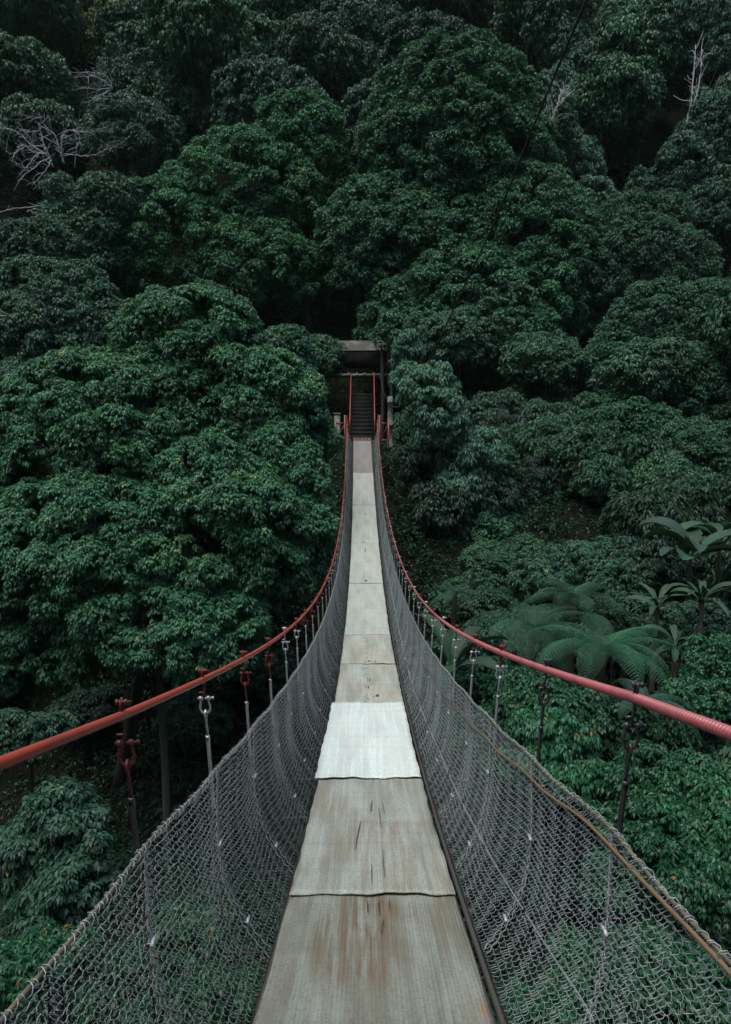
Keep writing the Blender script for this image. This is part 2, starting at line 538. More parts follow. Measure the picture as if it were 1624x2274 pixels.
y = float(CL[0, 1]) - .83 * 3
while y < Y_END - .3:
    hD_y.append(y); y += .83
idx0 = 3
beam_me = MB().box((-.61, -.006, -.108), (.61, .006, -.096)).mesh("cross_beam", M_darkst, False)
for side in (-1, 1):
    fn = fL if side < 0 else fR
    for q, y in enumerate(hD_y):
        k = q - 2                      # 1 = first pair seen
        x, z = fn(y)
        x, z = float(x), float(z)
        bx = float(deck_x(y)) + side * .60; bz = float(deck_z(y)) - .09
        h = link("hanger", None, bridge, Vector((x, y, z)) - BO)
        dv = Vector((bx - x, 0, bz - z)); Ln = dv.length
        ang = math.atan2(side * (x - bx) * side, z - bz)
        h.scale = (.84, .84, 1)
        h.rotation_euler = (random.gauss(0, .015), ang, R(random.gauss(0, 9)))
        if side < 0:
            red_c, red_s, red_e = k in (1, 2, 3, 4) or k >= 6, k in (1, 3, 4, 7, 8, 9, 10, 11), k in (1, 3, 4)
            mc = M_redrust if red_c else M_galv
            ms = M_redrust if red_s else M_galv
            me_ = M_redrust if red_e else M_galv
            mt = M_darkst if k <= 1 else M_galv
            if k <= 1: mc = ms = me_ = M_reddark
        else:
            mc = M_darkst if k <= 2 else (M_redrust if k % 2 else M_galv)
            ms = M_darkst if k <= 2 else M_galv
            me_ = M_darkst if k <= 2 else M_galv
            mt = M_darkst if k <= 2 else M_galv
            if k == 4: mc = M_redrust
        link("cable_clamp", hm(0, mc, "cable_clamp"), h)
        link("shackle", hm(1, ms, "shackle"), h)
        link("eye_bolt", hm(2, me_, "eye_bolt"), h)
        link("turnbuckle", hm(3, mt, "turnbuckle"), h)
        rod = link("rod", hm(4, M_darkst, "rod"), h)
        rod.scale = (1, 1, (Ln - .53) / .47)
        rod.location.z = -.53 + .53 * rod.scale[2]
        # lacing down the net with its clips
        tt = np.linspace(0, 1, 120)
        xx, zz = net_pt(side, np.full(120, y), tt)
        offy = .0045 * np.sin(np.arange(120) * .9) + side * .02 * tt
        near_ = y < 12
        mb = MB()
        mb.tube(np.stack([xx - side * .004 + .003 * np.cos(np.arange(120) * .9), y - .03 + offy, zz], -1), .0021, 4, False)
        if near_:
            mb.tube(np.stack([xx - side * .004 - .003 * np.cos(np.arange(120) * .9), y - .03 - offy * .9 + .003, zz], -1), .0021, 4, False)
        lc = part("net_lacing", mb, M_wire_l)
        for ti_, yo in ((.36 + .03 * math.sin(k * 3.7), .0), (.82, .01)) if y < 15 else ():
            cx_, cz_ = net_pt(side, y - .03, ti_)
            c = MB()
            c.tube([(cx_ - side * .010, y - .05 + yo, cz_), (cx_ - side * .010, y - .03 + yo, cz_ + .004), (cx_ - side * .012, y - .008 + yo, cz_)], [.004, .006, .004], 8)
            c.tube([(cx_ - side * .016, y - .044 + yo, cz_ + .003), (cx_ + side * .004, y - .042 + yo, cz_ + .002)], .0022, 6)
            part("wire_clip", c, M_wire_l, lc)
for q, y in enumerate(hD_y):
    b_ = link("cross_beam", beam_me, bridge, Vector((float(deck_x(y)), y, float(deck_z(y)))) - BO)

# ---------------------------------------------------------------- mats on the deck
def D_of_w(wd): return W0 * FS / wd
def floor_mat(y0, y1, mat_, label, wl=.0, wr=.0, lift=0.0, shift0=0.0, shift1=0.0, skew=0.0, slits=(), seed=0, curl=.006):
    r_ = random.Random(seed)
    nx, nyy = 26, max(8, int((y1 - y0) / .06))
    yc = .5 * (y0 + y1); xc = float(deck_x(yc)); zc = float(deck_z(yc))
    V, F = [], []
    ph = [r_.uniform(0, 6.3) for _ in range(8)]
    for a in range(nyy + 1):
        fy_ = a / nyy
        for b in range(nx + 1):
            fx = b / nx
            lo = -W0 / 2 - wl + .003 * math.sin(fy_ * 9 + ph[0]) + .003 * math.sin(fy_ * 41 + ph[1]) + r_.uniform(-.0015, .0015)
            hi = W0 / 2 + wr + .003 * math.sin(fy_ * 8 + ph[2]) + .003 * math.sin(fy_ * 37 + ph[3]) + r_.uniform(-.0015, .0015)
            sx = lo + (hi - lo) * fx
            y = y0 + (y1 - y0) * fy_
            if fy_ < .02 or fy_ > .98:
                y += .008 * math.sin(sx * 19 + ph[4]) + .005 * math.sin(sx * 43 + ph[5])
            y += skew * (fx - .5)
            x = float(deck_x(y)) + sx + shift0 + (shift1 - shift0) * fy_
            z = float(deck_z(y)) + lift + .0025 * math.sin(y * 7.6 + ph[6]) * math.cos(sx * 6 + ph[7]) + .0015 * math.sin(sx * 40)
            e = min(fy_, 1 - fy_) * (y1 - y0)
            if e < .05: z += curl * (1 - e / .05) * (.5 + .5 * math.sin(sx * 9 + ph[3]))
            sg = min(fx, 1 - fx) * W0
            if sg < .04: z += (.003 * math.sin(y * 5 + ph[5]) - .002) * (1 - sg / .04)
            V.append((x - xc, y - yc, z - zc))
    for a in range(nyy):
        for b in range(nx):
            q = a * (nx + 1) + b
            F.append((q, q + 1, q + nx + 2, q + nx + 1))
    n0 = len(V)
    V += [(x, y, z - .006) for x, y, z in V]
    mi = [0] * len(F)
    F += [(c_ + n0, b_ + n0, a_ + n0, d_ + n0) for (a_, b_, c_, d_) in [(f[0], f[1], f[2], f[3]) for f in F]]
    mi += [0] * (len(F) - len(mi))
    rim = [(b, b + 1) for b in range(nx)] + [((a) * (nx + 1) + nx, (a + 1) * (nx + 1) + nx) for a in range(nyy)] + \
          [(nyy * (nx + 1) + b + 1, nyy * (nx + 1) + b) for b in range(nx)] + [((a + 1) * (nx + 1), a * (nx + 1)) for a in range(nyy)]
    for a_, b_ in rim:
        F.append((b_, a_, a_ + n0, b_ + n0)); mi.append(0)
    # torn slits: slivers where the dark underside shows, 1.5 mm proud
    for (sx, sy, wdt, ln, rot) in slits:
        seg = 9
        ln *= .72
        c0 = len(V)
        for s_ in range(seg + 1):
            f_ = s_ / seg
            yy_ = sy + (f_ - .5) * ln
            hw = wdt / 2 * .62 * (math.sin(math.pi * min(max(f_, .04), .96)) ** .5) * r_.uniform(.75, 1.15)
            xo = sx + rot * (f_ - .5) * ln + r_.uniform(-.15, .15) * wdt
            zz = float(deck_z(yy_)) + lift + .0065
            xw = float(deck_x(yy_)) + xo
            V.append((xw - hw - xc, yy_ - yc, zz - zc)); V.append((xw + hw - xc, yy_ - yc, zz - zc))
        for s_ in range(seg):
            q = c0 + 2 * s_
            F.append((q, q + 1, q + 3, q + 2)); mi.append(1)
    me = mesh_np("floor_mat", np.array(V), np.array(F), False, mats=[mat_, M_slit], midx=mi)
    o = link("floor_mat", me, None, (xc, yc, zc))
    return tag(o, label, "floor mat", "rubber mats laid along the deck")
def ymap(v):
    """deck Y seen at source row v"""
    ya = dk[:, 1]; va = []
    for x, y, z in dk:
        Dd = y * CP - z * SP; yc = -(z + Dd * SP) / CP
        va.append(2041.5 + yc / Dd * FS)
    return float(np.interp(-v, [-q for q in va], ya))
_br = (.155, .135, .108); _gr = (.27, .275, .245)
mA = mat_mat("brown_worn_mat", (.160, .178, .148), (.110, .115, .088), (.095, .074, .041), 1.0, False)
mB = mat_mat("grey_brown_mat", (.215, .242, .208), (.155, .168, .138), (.135, .112, .07), .6, False)
mW = mat_mat("new_white_mat", (.42, .485, .45), (.36, .41, .385), (.45, .46, .40), .30, False, cross=.3)
mD = mat_mat("pale_grey_mat", (.255, .285, .245), (.17, .185, .15), (.24, .19, .12), .5, False)
mE = mat_mat("pale_green_grey_mat", (.265, .305, .265), (.21, .24, .205), (.33, .30, .22), .35, False)
mG = mat_mat("dull_grey_mat", (.235, .26, .235), (.19, .205, .185), (.22, .2, .17), .3, False)
mI = mat_mat("pinkish_grey_mat", (.14, .135, .13), (.11, .107, .104), (.15, .12, .1), .3, False)
def dashes(y0, y1, n, seed, big=()):
    r_ = random.Random(seed); out = []
    for _ in range(n):
        col = r_.choice([-.06, -.03, 0, .03, .05, .0, -.01])
        out.append((col + r_.uniform(-.004, .004), r_.uniform(y0 + .1, y1 - .1), r_.uniform(.007, .013), r_.uniform(.06, .16), 0))
    return out + list(big)
YA = ymap(3568); YB = ymap(3118); YC = ymap(2796); YD = ymap(2645); YE = ymap(2539); YF = ymap(2333); YG = ymap(2170); YH = ymap(2019); YI = ymap(1885); YJ = 28.7
floor_mat(-1.3, YA + .12, mA, "brownish worn mat nearest the camera at the bottom of the photo", slits=[(-.02, YA - .12, .010, .16, 0), (.03, YA - .13, .013, .2, 0), (.04, YA - .3, .010, .18, .1), (.075, YA - .1, .006, .16, 0)], seed=1)
floor_mat(YA, YB + .06, mB, "grey brown mat with long splits, just before the white mat", lift=.010, slits=[(-.075, YA + .75, .012, .62, .06), (.005, YA + 1.25, .012, .30, .05), (.055, YA + 1.05, .007, .5, -.03), (.08, YA + 1.25, .005, .45, -.04), (.06, YA + .35, .006, .5, 0), (.0, YA + .22, .007, .35, 0), (.02, YB - .12, .006, .28, 0)], seed=2, curl=.010)
floor_mat(YB - .13, YC + .02, mW, "clean white mat, brightest on the deck", lift=.022, wl=.03, wr=.0, shift0=.0, shift1=.004, skew=.04, seed=3, curl=.012)
floor_mat(YC - .15, YD + .1, mD, "short grey mat with brown holes right beyond the white mat", lift=.004, wr=.01,
          slits=dashes(YC, YD, 20, 4, [(.10, YC + .38, .055, .13, 0), (.0, YC + .75, .022, .16, 0), (-.04, YC + .3, .012, .1, 0), (.02, YC + 1.1, .02, .2, 0)]), seed=4)
floor_mat(YD, YE + .1, mD, "grey mat with dashed slits, second mat beyond the white one", lift=.013, slits=dashes(YD, YE, 26, 5, [(.02, YD + .12, .06, .10, 0), (.10, YD + .1, .04, .1, 0)]), seed=5)
floor_mat(YE, YF + .1, mE, "long pale mat with few slits in the middle of the bridge", lift=.006, slits=dashes(YE + .2, YF, 16, 6), seed=6)
floor_mat(YF, YG + .1, mE, "pale mat with a dark square hole at its near edge", lift=.015, slits=dashes(YF, YG, 22, 7, [(.0, YF + .2, .11, .2, 0), (.0, YG - .6, .04, .5, 0)]), seed=7)
floor_mat(YG, YH + .1, mE, "pale mat with a dark blot, where the deck starts to climb", lift=.006, slits=dashes(YG, YH, 12, 8, [(-.04, YG + .15, .06, .12, 0), (.03, YH - .9, .04, .35, .1), (-.01, YH - .5, .015, .5, 0)]), seed=8)
floor_mat(YH, YI + .1, mG, "dull grey mat on the steep climb, second from the stairs", lift=.014, seed=9)
floor_mat(YI, YJ, mI, "pinkish grey mat at the far end, touching the stairs", lift=.005, seed=10)

# ---------------------------------------------------------------- cords and cables beside the bridge
def cord(name, pts, r, m_, label, cat, n=80, k=6):
    P = curve(pts, n)
    c = P[0].copy()
    o = link(name, MB().tube(P, r, k).mesh(name, m_, True, c), None, Vector(c))
    return tag(o, label, cat)
pts = []
for y in np.arange(.2, 9.2, .4):
    f_ = y / 9.2
    dz = float(np.interp(y, [0, .9, 1.63, 2.2, 3.4, 4.6, 6, 9], [.0, .006, .026, .055, .105, .15, .2, .32]))
    t_ = dz / .74
    x, z = net_pt(1, y, t_)
    pts.append((float(x) - .009, y, float(z)))
cord("cord", pts, [.0055 - .0028 * q / 119 for q in range(120)], M_brown, "long brown cord sagging along the inner face of the right net", "cord", 120)
cord("guy_cable", [at(852, 1222, 19), at(905, 1480, 13.5), at(985, 1690, 9.5), at(1070, 1866, 6.6), at(1200, 2080, 4.9), at(1330, 2290, 3.9), at(1500, 2750, 2.9)], [.012] * 30 + [.007] * 30, M_galv, "grey guy cable slanting down behind the right net", "cable", 60)
cord("overhead_cable", [at(1345, -80, 12), at(1303, 0, 14), at(1200, 245, 18), at(1100, 490, 22), at(1020, 660, 26), at(950, 812, 29), at(925, 855, 29.6), at(905, 885, 30), at(885, 903, 30.2), at(868, 898, 30.3),
      at(855, 878, 30.4), at(848, 850, 30.5), at(842, 828, 30.6)], [.031] * 90 + [.016] * 50, M_black, "thin black cable running from the upper right down into a slack loop by the shelter", "cable", 140)

# ---------------------------------------------------------------- far end: pylons, pillars, stairs, shelter
def z1(u, v, D):     # region-1 zoom pixel -> world
    return ats(1200 + u / 3.248, 1250 + v / 3.248, D)
zend = float(deck_z(Y_END)); xend = float(deck_x(Y_END))
def pylon(side):
    base = Vector((xend + side * .93, Y_END + .35, Gz(xend + side * .9, Y_END + .35)))
    t = empty("bridge_pylon", base, "red steel frame pylon %s of the stairs at the far end" % ("left" if side < 0 else "right"), "pylon", "pylons at the far bridge end")
    top = zend + 1.0
    for dx in (-.19, .19):
        hgt = top - (base.z - .3)
        mb = MB().box((dx - .035, -.035, -.3), (dx + .035, .035, hgt - .3 - (.18 if dx * side > 0 else 0)))
        link("post", mb.mesh("post", M_redrust, False), t)
    for zz in (-.1, .62):
        z0 = zend + zz - base.z
        link("brace", MB().box((-.153, -.02, z0), (.153, .02, z0 + .06)).mesh("brace", M_redrust, False), t)
    z0 = zend - .05 - base.z
    link("diagonal_brace", MB().tube([(-.15, 0, z0), (.15, 0, z0 + .62)], .015, 6).mesh("diagonal_brace", M_redrust), t)
    return t
pylon(-1); pylon(1)
# pillars
def pillar(u, vt, vb, D, rad, label, sq):
    top = at(u, vt, D); gx, gy = top.x, top.y
    g = Gz(gx, gy) - .3
    base = Vector((gx, gy, g)); H = top.z - g
    mb = MB()
    if sq:
        mb.box((-rad, -rad, 0), (rad, rad, H)).box((-rad * 1.2, -rad * 1.2, H + .002), (rad * 1.2, rad * 1.2, H + .06))
        o = link("concrete_pillar", mb.mesh("concrete_pillar", M_conc, False), None, base)
    else:
        zs, rs = [], []
        z = 0
        while z < H:
            zs += [z, min(z + .9, H), min(z + .91, H), min(z + .96, H)]; rs += [rad, rad, rad * 1.13, rad * 1.13]; z += .97
        mb.tube([(0, 0, q) for q in zs], rs, 16)
        o = link("concrete_pillar", mb.mesh("concrete_pillar", M_conc, False), None, base)
    return tag(o, label, "pillar")
pillar(749, 920, 1050, 30.2, .13, "square grey concrete pillar at the left of the bridge end", True)
pillar(867, 880, 1300, 29.3, .11, "tall round grey concrete pillar with ring joints right of the bridge end", False)
# stairs
st = empty("staircase", (xend, Y_END + .3, zend), "steep dark staircase with red handrails rising from the bridge end", "stairs")
nst = 12
rise, run = .165, .25
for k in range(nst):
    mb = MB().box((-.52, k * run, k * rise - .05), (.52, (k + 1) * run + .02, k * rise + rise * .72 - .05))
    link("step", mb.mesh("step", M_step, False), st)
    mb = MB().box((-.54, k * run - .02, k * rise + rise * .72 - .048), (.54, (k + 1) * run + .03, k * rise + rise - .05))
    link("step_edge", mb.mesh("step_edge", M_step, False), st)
link("threshold", MB().box((-.40, -.14, -.03), (.40, .0, .02)).mesh("threshold", M_redrust, False), st)
for sx in (-.53, .53):
    hr = MB().tube([(sx, .02, .0), (sx, .02, .80), (sx, .08, .86), (sx, nst * run, nst * rise + .86)], .019, 8)
    for k in range(3, nst, 4):
        hr.tube([(sx, k * run, k * rise), (sx, k * run, k * rise + .84)], .017, 6)
    hr.tube([(sx, .1, .45), (sx, nst * run, nst * rise + .45)], .015, 6)
    link("handrail", hr.mesh("handrail", M_red), st)
# shelter
D_S = 34.0
a0 = z1(375, 490, D_S); a1 = z1(1145, 490, D_S)
slab = z1(735, 815, D_S)
sh = empty("roofed_shelter", (slab.x, slab.y, slab.z), "small roofed shelter with white corner posts above the stairs, half hidden by leaves", "shelter")
SO = Vector((slab.x, slab.y, slab.z))
def sp(name, mb, m_, par=None): return link(name, mb.mesh(name, m_, False, SO), par or sh)
ls, rs_ = a0.x, a1.x
b0 = z1(505, 800, D_S).x; b1 = z1(960, 800, D_S).x
ezz = a0.z; fy0 = slab.y
bm_ = sp("lintel_beam", MB().box((b0, fy0, slab.z), (b1, fy0 + .25, slab.z + .13)), M_conc)
for k in range(5):
    x = z1((520, 625, 725, 825, 940)[k], 800, D_S).x
    sp("bracket", MB().box((x - .035, fy0 - .06, slab.z + .02), (x + .035, fy0 - .002, slab.z + .19)), M_conc, bm_)
sp("floor_slab", MB().box((ls - .1, fy0 + .26, slab.z + .02), (rs_ + .1, fy0 + 2.3, slab.z + .14)), M_conc)
for x, yy_ in ((ls + .03, fy0 + .3), (rs_ - .03, fy0 + .3), (ls + .03, fy0 + 2.2), (rs_ - .03, fy0 + 2.2)):
    sp("corner_post", MB().box((x - .045, yy_ - .045, slab.z + .142), (x + .045, yy_ + .045, ezz - .03)), M_sheet if x > 0 else paint_mat("white_post", (.26, .28, .28), (.16, .17, .165), .7))
sp("eave_beam", MB().box((ls - .08, fy0 + .24, ezz - .028), (rs_ + .02, fy0 + .30, ezz + .04)), M_sheet_in)
# roof sheet sloping up away from the camera with corrugations
nx = 90
Vr = []
rz = z1(700, 350, D_S).z
for a, (yy_, zz) in enumerate(((fy0 + .12, ezz + .045), (fy0 + 1.3, ezz + .62), (fy0 + 2.6, ezz + .3))):
    for b in range(nx + 1):
        x = ls - .02 + (rs_ - ls) * .98 * b / nx
        Vr.append((x, yy_, zz + .018 * math.sin(b * 2.1)))
Fr = [(a * (nx + 1) + b, a * (nx + 1) + b + 1, (a + 1) * (nx + 1) + b + 1, (a + 1) * (nx + 1) + b) for a in range(2) for b in range(nx)]
n0 = len(Vr); Vr2 = Vr + [(x, y, z - .012) for x, y, z in Vr]
Fr2 = Fr + [(d + n0, c + n0, b + n0, a + n0) for a, b, c, d in Fr]
sp("roof", MB().add(Vr2, Fr2), M_sheet)
sp("fascia_panel", MB().box((ls + .06, fy0 + .34, ezz - .52), (rs_ - .1, fy0 + .36, ezz - .032)), M_sheet_in)
sp("back_panel", MB().box((ls + .1, fy0 + 2.25, slab.z + .5), (rs_ - .1, fy0 + 2.29, ezz - .03)), M_sheet_in)

# ---------------------------------------------------------------- foliage
def unit(n):
    v = rng.normal(size=(n, 3)); return v / np.linalg.norm(v, axis=1)[:, None]
def fib(n):
    k = np.arange(n) + .5
    ph = np.arccos(1 - 2 * k / n); th = math.pi * (1 + 5 ** .5) * k
    return np.stack([np.cos(th) * np.sin(ph), np.sin(th) * np.sin(ph), np.cos(ph)], -1)
def leaves(P, Nrm, per, ll, lw, droop=(25, 75), spread=1.0, rn=None):
    """whorls of drooping leaves at tufts P with outward normals"""
    n = len(P)
    T = np.repeat(P, per, 0); NN = np.repeat(Nrm, per, 0)
    m_ = len(T)
    az = rng.uniform(0, 2 * math.pi, m_)
    h = np.stack([np.cos(az), np.sin(az), np.zeros(m_)], -1)
    hor = NN.copy(); hor[:, 2] = 0
    h = h + hor * .75
    h /= np.linalg.norm(h, axis=1)[:, None] + 1e-9
    dr = np.radians(rng.uniform(droop[0], droop[1], m_))
    dr = dr - np.radians(22) * np.clip(NN[:, 2], -1, 1)
    d_ = h * np.cos(dr)[:, None]; d_[:, 2] -= np.sin(dr)
    side = np.cross(d_, np.array([0, 0, 1.0])); side /= np.linalg.norm(side, axis=1)[:, None] + 1e-9
    rl = rng.normal(0, .35, m_)
    up = np.cross(side, d_)
    side = side * np.cos(rl)[:, None] + up * np.sin(rl)[:, None]
    L_ = ll * rng.uniform(.7, 1.2, m_)[:, None]
    Wd = lw * rng.uniform(.75, 1.2, m_)[:, None]
    base = T + d_ * (.10 * ll) + rng.normal(0, .12 * ll * spread, (m_, 3))
    mid = base + d_ * L_ * .48 + up * (.06 * L_)
    tip = base + d_ * L_; tip[:, 2] -= (.10 * L_[:, 0])
    V = np.empty((m_, 4, 3)); V[:, 0] = base; V[:, 1] = mid + side * Wd * .5; V[:, 2] = tip; V[:, 3] = mid - side * Wd * .5
    F = np.arange(m_ * 4).reshape(-1, 4)
    r_ = np.clip(np.repeat(rn if rn is not None else rng.uniform(0, .9, n), per) * .6 + rng.uniform(0, .4, m_), 0, 1)
    return V.reshape(-1, 3), F, r_
def crown_tufts(blobs, lobe_r, tsp, sub=9, cam_cull=True, bottom=-.5):
    """blobs: (centre xyz, radii xyz). billows on billows; returns tuft points and normals"""
    LC, LR, LN = [], [], []
    lobe_r = lobe_r * (.8 if lobe_r < .9 else .68)
    blobs = [(c, np.maximum(np.array(r_, float) - lobe_r * .38, np.array(r_, float) * .5)) for c, r_ in blobs]
    for (c, rad) in blobs:
        c = np.array(list(c), float); rad = np.array(rad, float)
        area = 4 * math.pi * ((rad[0] * rad[1]) ** 1.6 / 3 + (rad[0] * rad[2]) ** 1.6 / 3 + (rad[1] * rad[2]) ** 1.6 / 3) ** (1 / 1.6)
        n = max(8, int(area / (lobe_r ** 2 * 1.15)))
        dr = fib(n) + rng.normal(0, .10, (n, 3)); dr /= np.linalg.norm(dr, axis=1)[:, None]
        keep = dr[:, 2] > bottom - rng.uniform(0, .35, n)
        dr = dr[keep]
        k_ = rng.uniform(.84, 1.02, len(dr))[:, None]
        LC.append(c + dr * rad * k_); nn = dr / rad; nn /= np.linalg.norm(nn, axis=1)[:, None]
        LN.append(nn); LR.append(lobe_r * rng.uniform(.6, 1.2, len(dr)))
    LC, LR, LN = np.vstack(LC), np.concatenate(LR), np.vstack(LN)
    ins = np.zeros(len(LC), bool)
    for (c, rad) in blobs:
        q = (LC - np.array(list(c))) / np.array(rad)
        ins |= (q ** 2).sum(1) < .60
    LC, LR, LN = LC[~ins], LR[~ins], LN[~ins]
    if cam_cull:
        toc = -LC / np.linalg.norm(LC, axis=1)[:, None]
        kk = ((LN * toc).sum(1) > -.25) | (rng.uniform(size=len(LC)) < .35)
        LC, LR, LN = LC[kk], LR[kk], LN[kk]
    # sub-billows
    n = len(LC)
    dr = unit(n * sub) + np.repeat(LN, sub, 0) * .55 + np.array([0, 0, .45]); dr /= np.linalg.norm(dr, axis=1)[:, None]
    flat = np.array([1, 1, .92])
    SC = np.repeat(LC, sub, 0) + dr * flat * (np.repeat(LR, sub) * .72)[:, None]
    SR = np.repeat(LR, sub) * rng.uniform(.26, .5, n * sub)
    nt_ = np.maximum(2, (SR ** 2 * 7.5 / tsp ** 2)).astype(int)
    I = np.repeat(np.arange(len(SC)), nt_)
    dt = unit(len(I)) + dr[I] * .5 + np.array([0, 0, .35]); dt /= np.linalg.norm(dt, axis=1)[:, None]
    TP = SC[I] + dt * flat * SR[I][:, None]
    sid = rng.uniform(0, 1, len(SC))[I]
    lid = np.repeat(rng.uniform(0, 1, n), sub)[I]
    lf = np.sin(TP[:, 0] * 1.3 + 1) * np.sin(TP[:, 1] * 1.1 + 2) * np.sin(TP[:, 2] * 1.5)
    hue = .3 * lid + .3 * sid + .3 * rng.uniform(size=len(I)) + .5 * np.clip(lf, 0, 1) * np.clip(dt[:, 2] + .3, 0, 1)
    return TP, dt, hue, LC
def tree(name, blobs, m_, tint, label, cat, group=None, lobe_r=1.1, tsp=.17, per=7, ll=.15, lw=.055, droop=(25, 75), trunk=None, tr=.3, trunk_m=None, limbs=6, sub=9, cull=True, base=None, young=.008):
    TP, dt, hue, LC = crown_tufts(blobs, lobe_r, tsp, sub, cull)
    hue = np.where((rng.uniform(size=len(hue)) < young) & (dt[:, 2] > .4), 1.6, hue)
    V, F, r_ = leaves(TP, dt, per, ll, lw, droop, rn=hue)
    c = np.array(list(blobs[0][0]))
    top = np.mean([list(b_[0]) for b_ in blobs], axis=0)
    if base is None:
        bx_, by_ = (trunk if trunk else (top[0], top[1]))
        base = Vector((bx_, by_, Gz(bx_, by_) - .2))
    root = empty(name, base, label, cat, group)
    o = link("crown", mesh_np("crown", V - np.array(list(base)), F, False, r_, [m_]), root)
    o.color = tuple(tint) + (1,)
    b = Vector(base); tpt = Vector(top)
    mb = MB()
    mid = b.lerp(tpt, .5) + Vector((random.uniform(-.3, .3), random.uniform(-.3, .3), 0))
    Pk = curve([b, mid, tpt], 14)
    mb.tube(Pk - np.array(list(b)), np.linspace(tr, tr * .45, 14), 10)
    for _ in range(limbs):
        if len(LC) == 0: break
        e = Vector(LC[random.randrange(len(LC))])
        s_ = Vector(Pk[random.randrange(6, 12)])
        mm_ = s_.lerp(e, .5) + Vector((0, 0, -.1 * (e - s_).length))
        q = curve([s_, mm_, e], 8) - np.array(list(b))
        mb.tube(q, np.linspace(tr * .4, tr * .1, 8), 6)
    link("trunk", mb.mesh("trunk", trunk_m or M_bark), root)
    return root, len(F)
def B(u, v, D, rx, ry, dep=None):
    """a billow mass centred at (u,v,D) with radii given as seen, in metres after scaling"""
    s_ = D / FOC
    a, b = rx * s_, ry * s_
    return (at(u, v, D), (a, dep if dep else (a + b) / 2 * .9, b))
tot = 0
def T(*a, **k):
    global tot
    r_, n_ = tree(*a, **k); tot += n_
    return r_
GL = "trees on the far hillside"
T("broadleaf_tree", [B(425, 840, 21, 165, 195), B(572, 960, 20.6, 150, 195), B(230, 1000, 20, 250, 220), B(510, 1180, 19, 215, 210), B(200, 1240, 18.5, 270, 190), B(390, 1390, 17.6, 190, 105), B(120, 1420, 18, 150, 95), B(592, 1130, 19.6, 125, 180)],
  M_leaf, (1.15, 1.2, 1.12), "huge dark green leafy tree filling the left side beside the bridge", "tree", lobe_r=.68, tsp=.112, per=8, ll=.108, lw=.042, tr=.22, trunk=(-8, 20.5), young=.012)
T("broadleaf_tree", [B(665, 325, 41.5, 108, 105), B(540, 450, 40, 175, 135), B(400, 560, 39.3, 180, 145), B(560, 600, 38.7, 150, 105)],
  M_leaf, (1.15, 1.28, 1.12), "dome shaped bright green tree left of centre above the huge left tree", "tree", lobe_r=.85, tsp=.165, per=8, ll=.155, lw=.06, tr=.45, young=.01)
T("broadleaf_tree", [B(1005, 410, 42.5, 225, 280), B(1150, 620, 40.5, 185, 230), B(850, 560, 39, 140, 160), B(1040, 740, 38.3, 210, 190), B(1205, 880, 37, 120, 105), B(910, 720, 37.6, 110, 100), B(1090, 520, 41.6, 180, 190), B(868, 738, 33.0, 30, 20), B(985, 600, 39.5, 150, 150)],
  M_leaf, (1.1, 1.12, 1.15), "giant domed tree in the centre rising above the shelter", "tree", lobe_r=.85, tsp=.165, per=8, ll=.155, lw=.06, tr=.55, trunk=(5.5, 39), young=.01)
T("broadleaf_tree", [B(630, 800, 31, 62, 68), B(650, 870, 30.5, 52, 75), B(690, 930, 30.2, 26, 42)],
  M_leaf, (.8, .85, .9), "small dark tree squeezed between the huge left tree and the shelter", "tree", lobe_r=.7, tsp=.16, per=8, ll=.15, lw=.055, tr=.18)
T("broadleaf_tree", [B(940, 865, 26, 62, 50), B(980, 925, 25.5, 55, 60), B(905, 850, 27, 24, 34), B(905, 790, 30, 24, 50), B(1060, 1010, 26, 60, 50), B(1020, 1080, 26, 55, 40), B(965, 960, 25.5, 30, 50)],
  M_leaf_g, (1.3, 1.3, 1.3), "pale leafed tree hanging over the right side of the far bridge end", "tree", lobe_r=.6, tsp=.15, per=8, ll=.17, lw=.055, droop=(40, 85), tr=.14, trunk=(3.6, 26.5))
T("broadleaf_tree", [B(130, 680, 28, 120, 90), B(60, 760, 27, 120, 100), B(220, 760, 28, 100, 90), B(80, 900, 26, 130, 90), B(20, 680, 28, 90, 70)],
  M_leaf_g, (1, 1, 1), "grey green tree behind the upper left of the huge left tree", "tree", lobe_r=.8, tsp=.15, per=8, ll=.15, lw=.05, tr=.3)
T("bushy_tree", [B(250, 455, 36.5, 75, 55), B(120, 570, 36, 140, 70), B(30, 590, 36, 80, 60), B(190, 520, 36.3, 90, 60), B(140, 425, 36.2, 45, 35)],
  M_leaf_g, (1, 1, 1), "fine leafed dull tree below the bare bleached branches", "tree", lobe_r=1.1, tsp=.20, per=8, ll=.16, lw=.06, tr=.35)
T("forest_tree", [B(772, 430, 47, 40, 70), B(700, 250, 50, 50, 40)], M_leaf, (.42, .44, .46), "dim tree wedged in the dark gap between the dome shaped tree and the giant tree", "tree", lobe_r=.8, tsp=.2, per=8, ll=.18, lw=.06, tr=.15)  # low tint: shade of the gap is put into the leaf colour
T("bushy_tree", [B(262, 262, 42, 40, 40), B(285, 330, 42, 55, 50)], M_leaf_g, (.8, .82, .85), "small dull tree around the foot of the small bare pale tree", "tree", lobe_r=.7, tsp=.18, per=8, ll=.16, lw=.055, tr=.12)
T("broadleaf_tree", [B(480, 140, 58, 230, 130), B(400, 290, 55, 180, 110), B(570, 300, 54, 130, 90)],
  M_leaf, (.85, .88, .95), "broad layered tree high on the slope above the dome shaped tree", "tree", lobe_r=1.5, tsp=.26, per=8, ll=.26, lw=.09, droop=(40, 85), tr=.5)
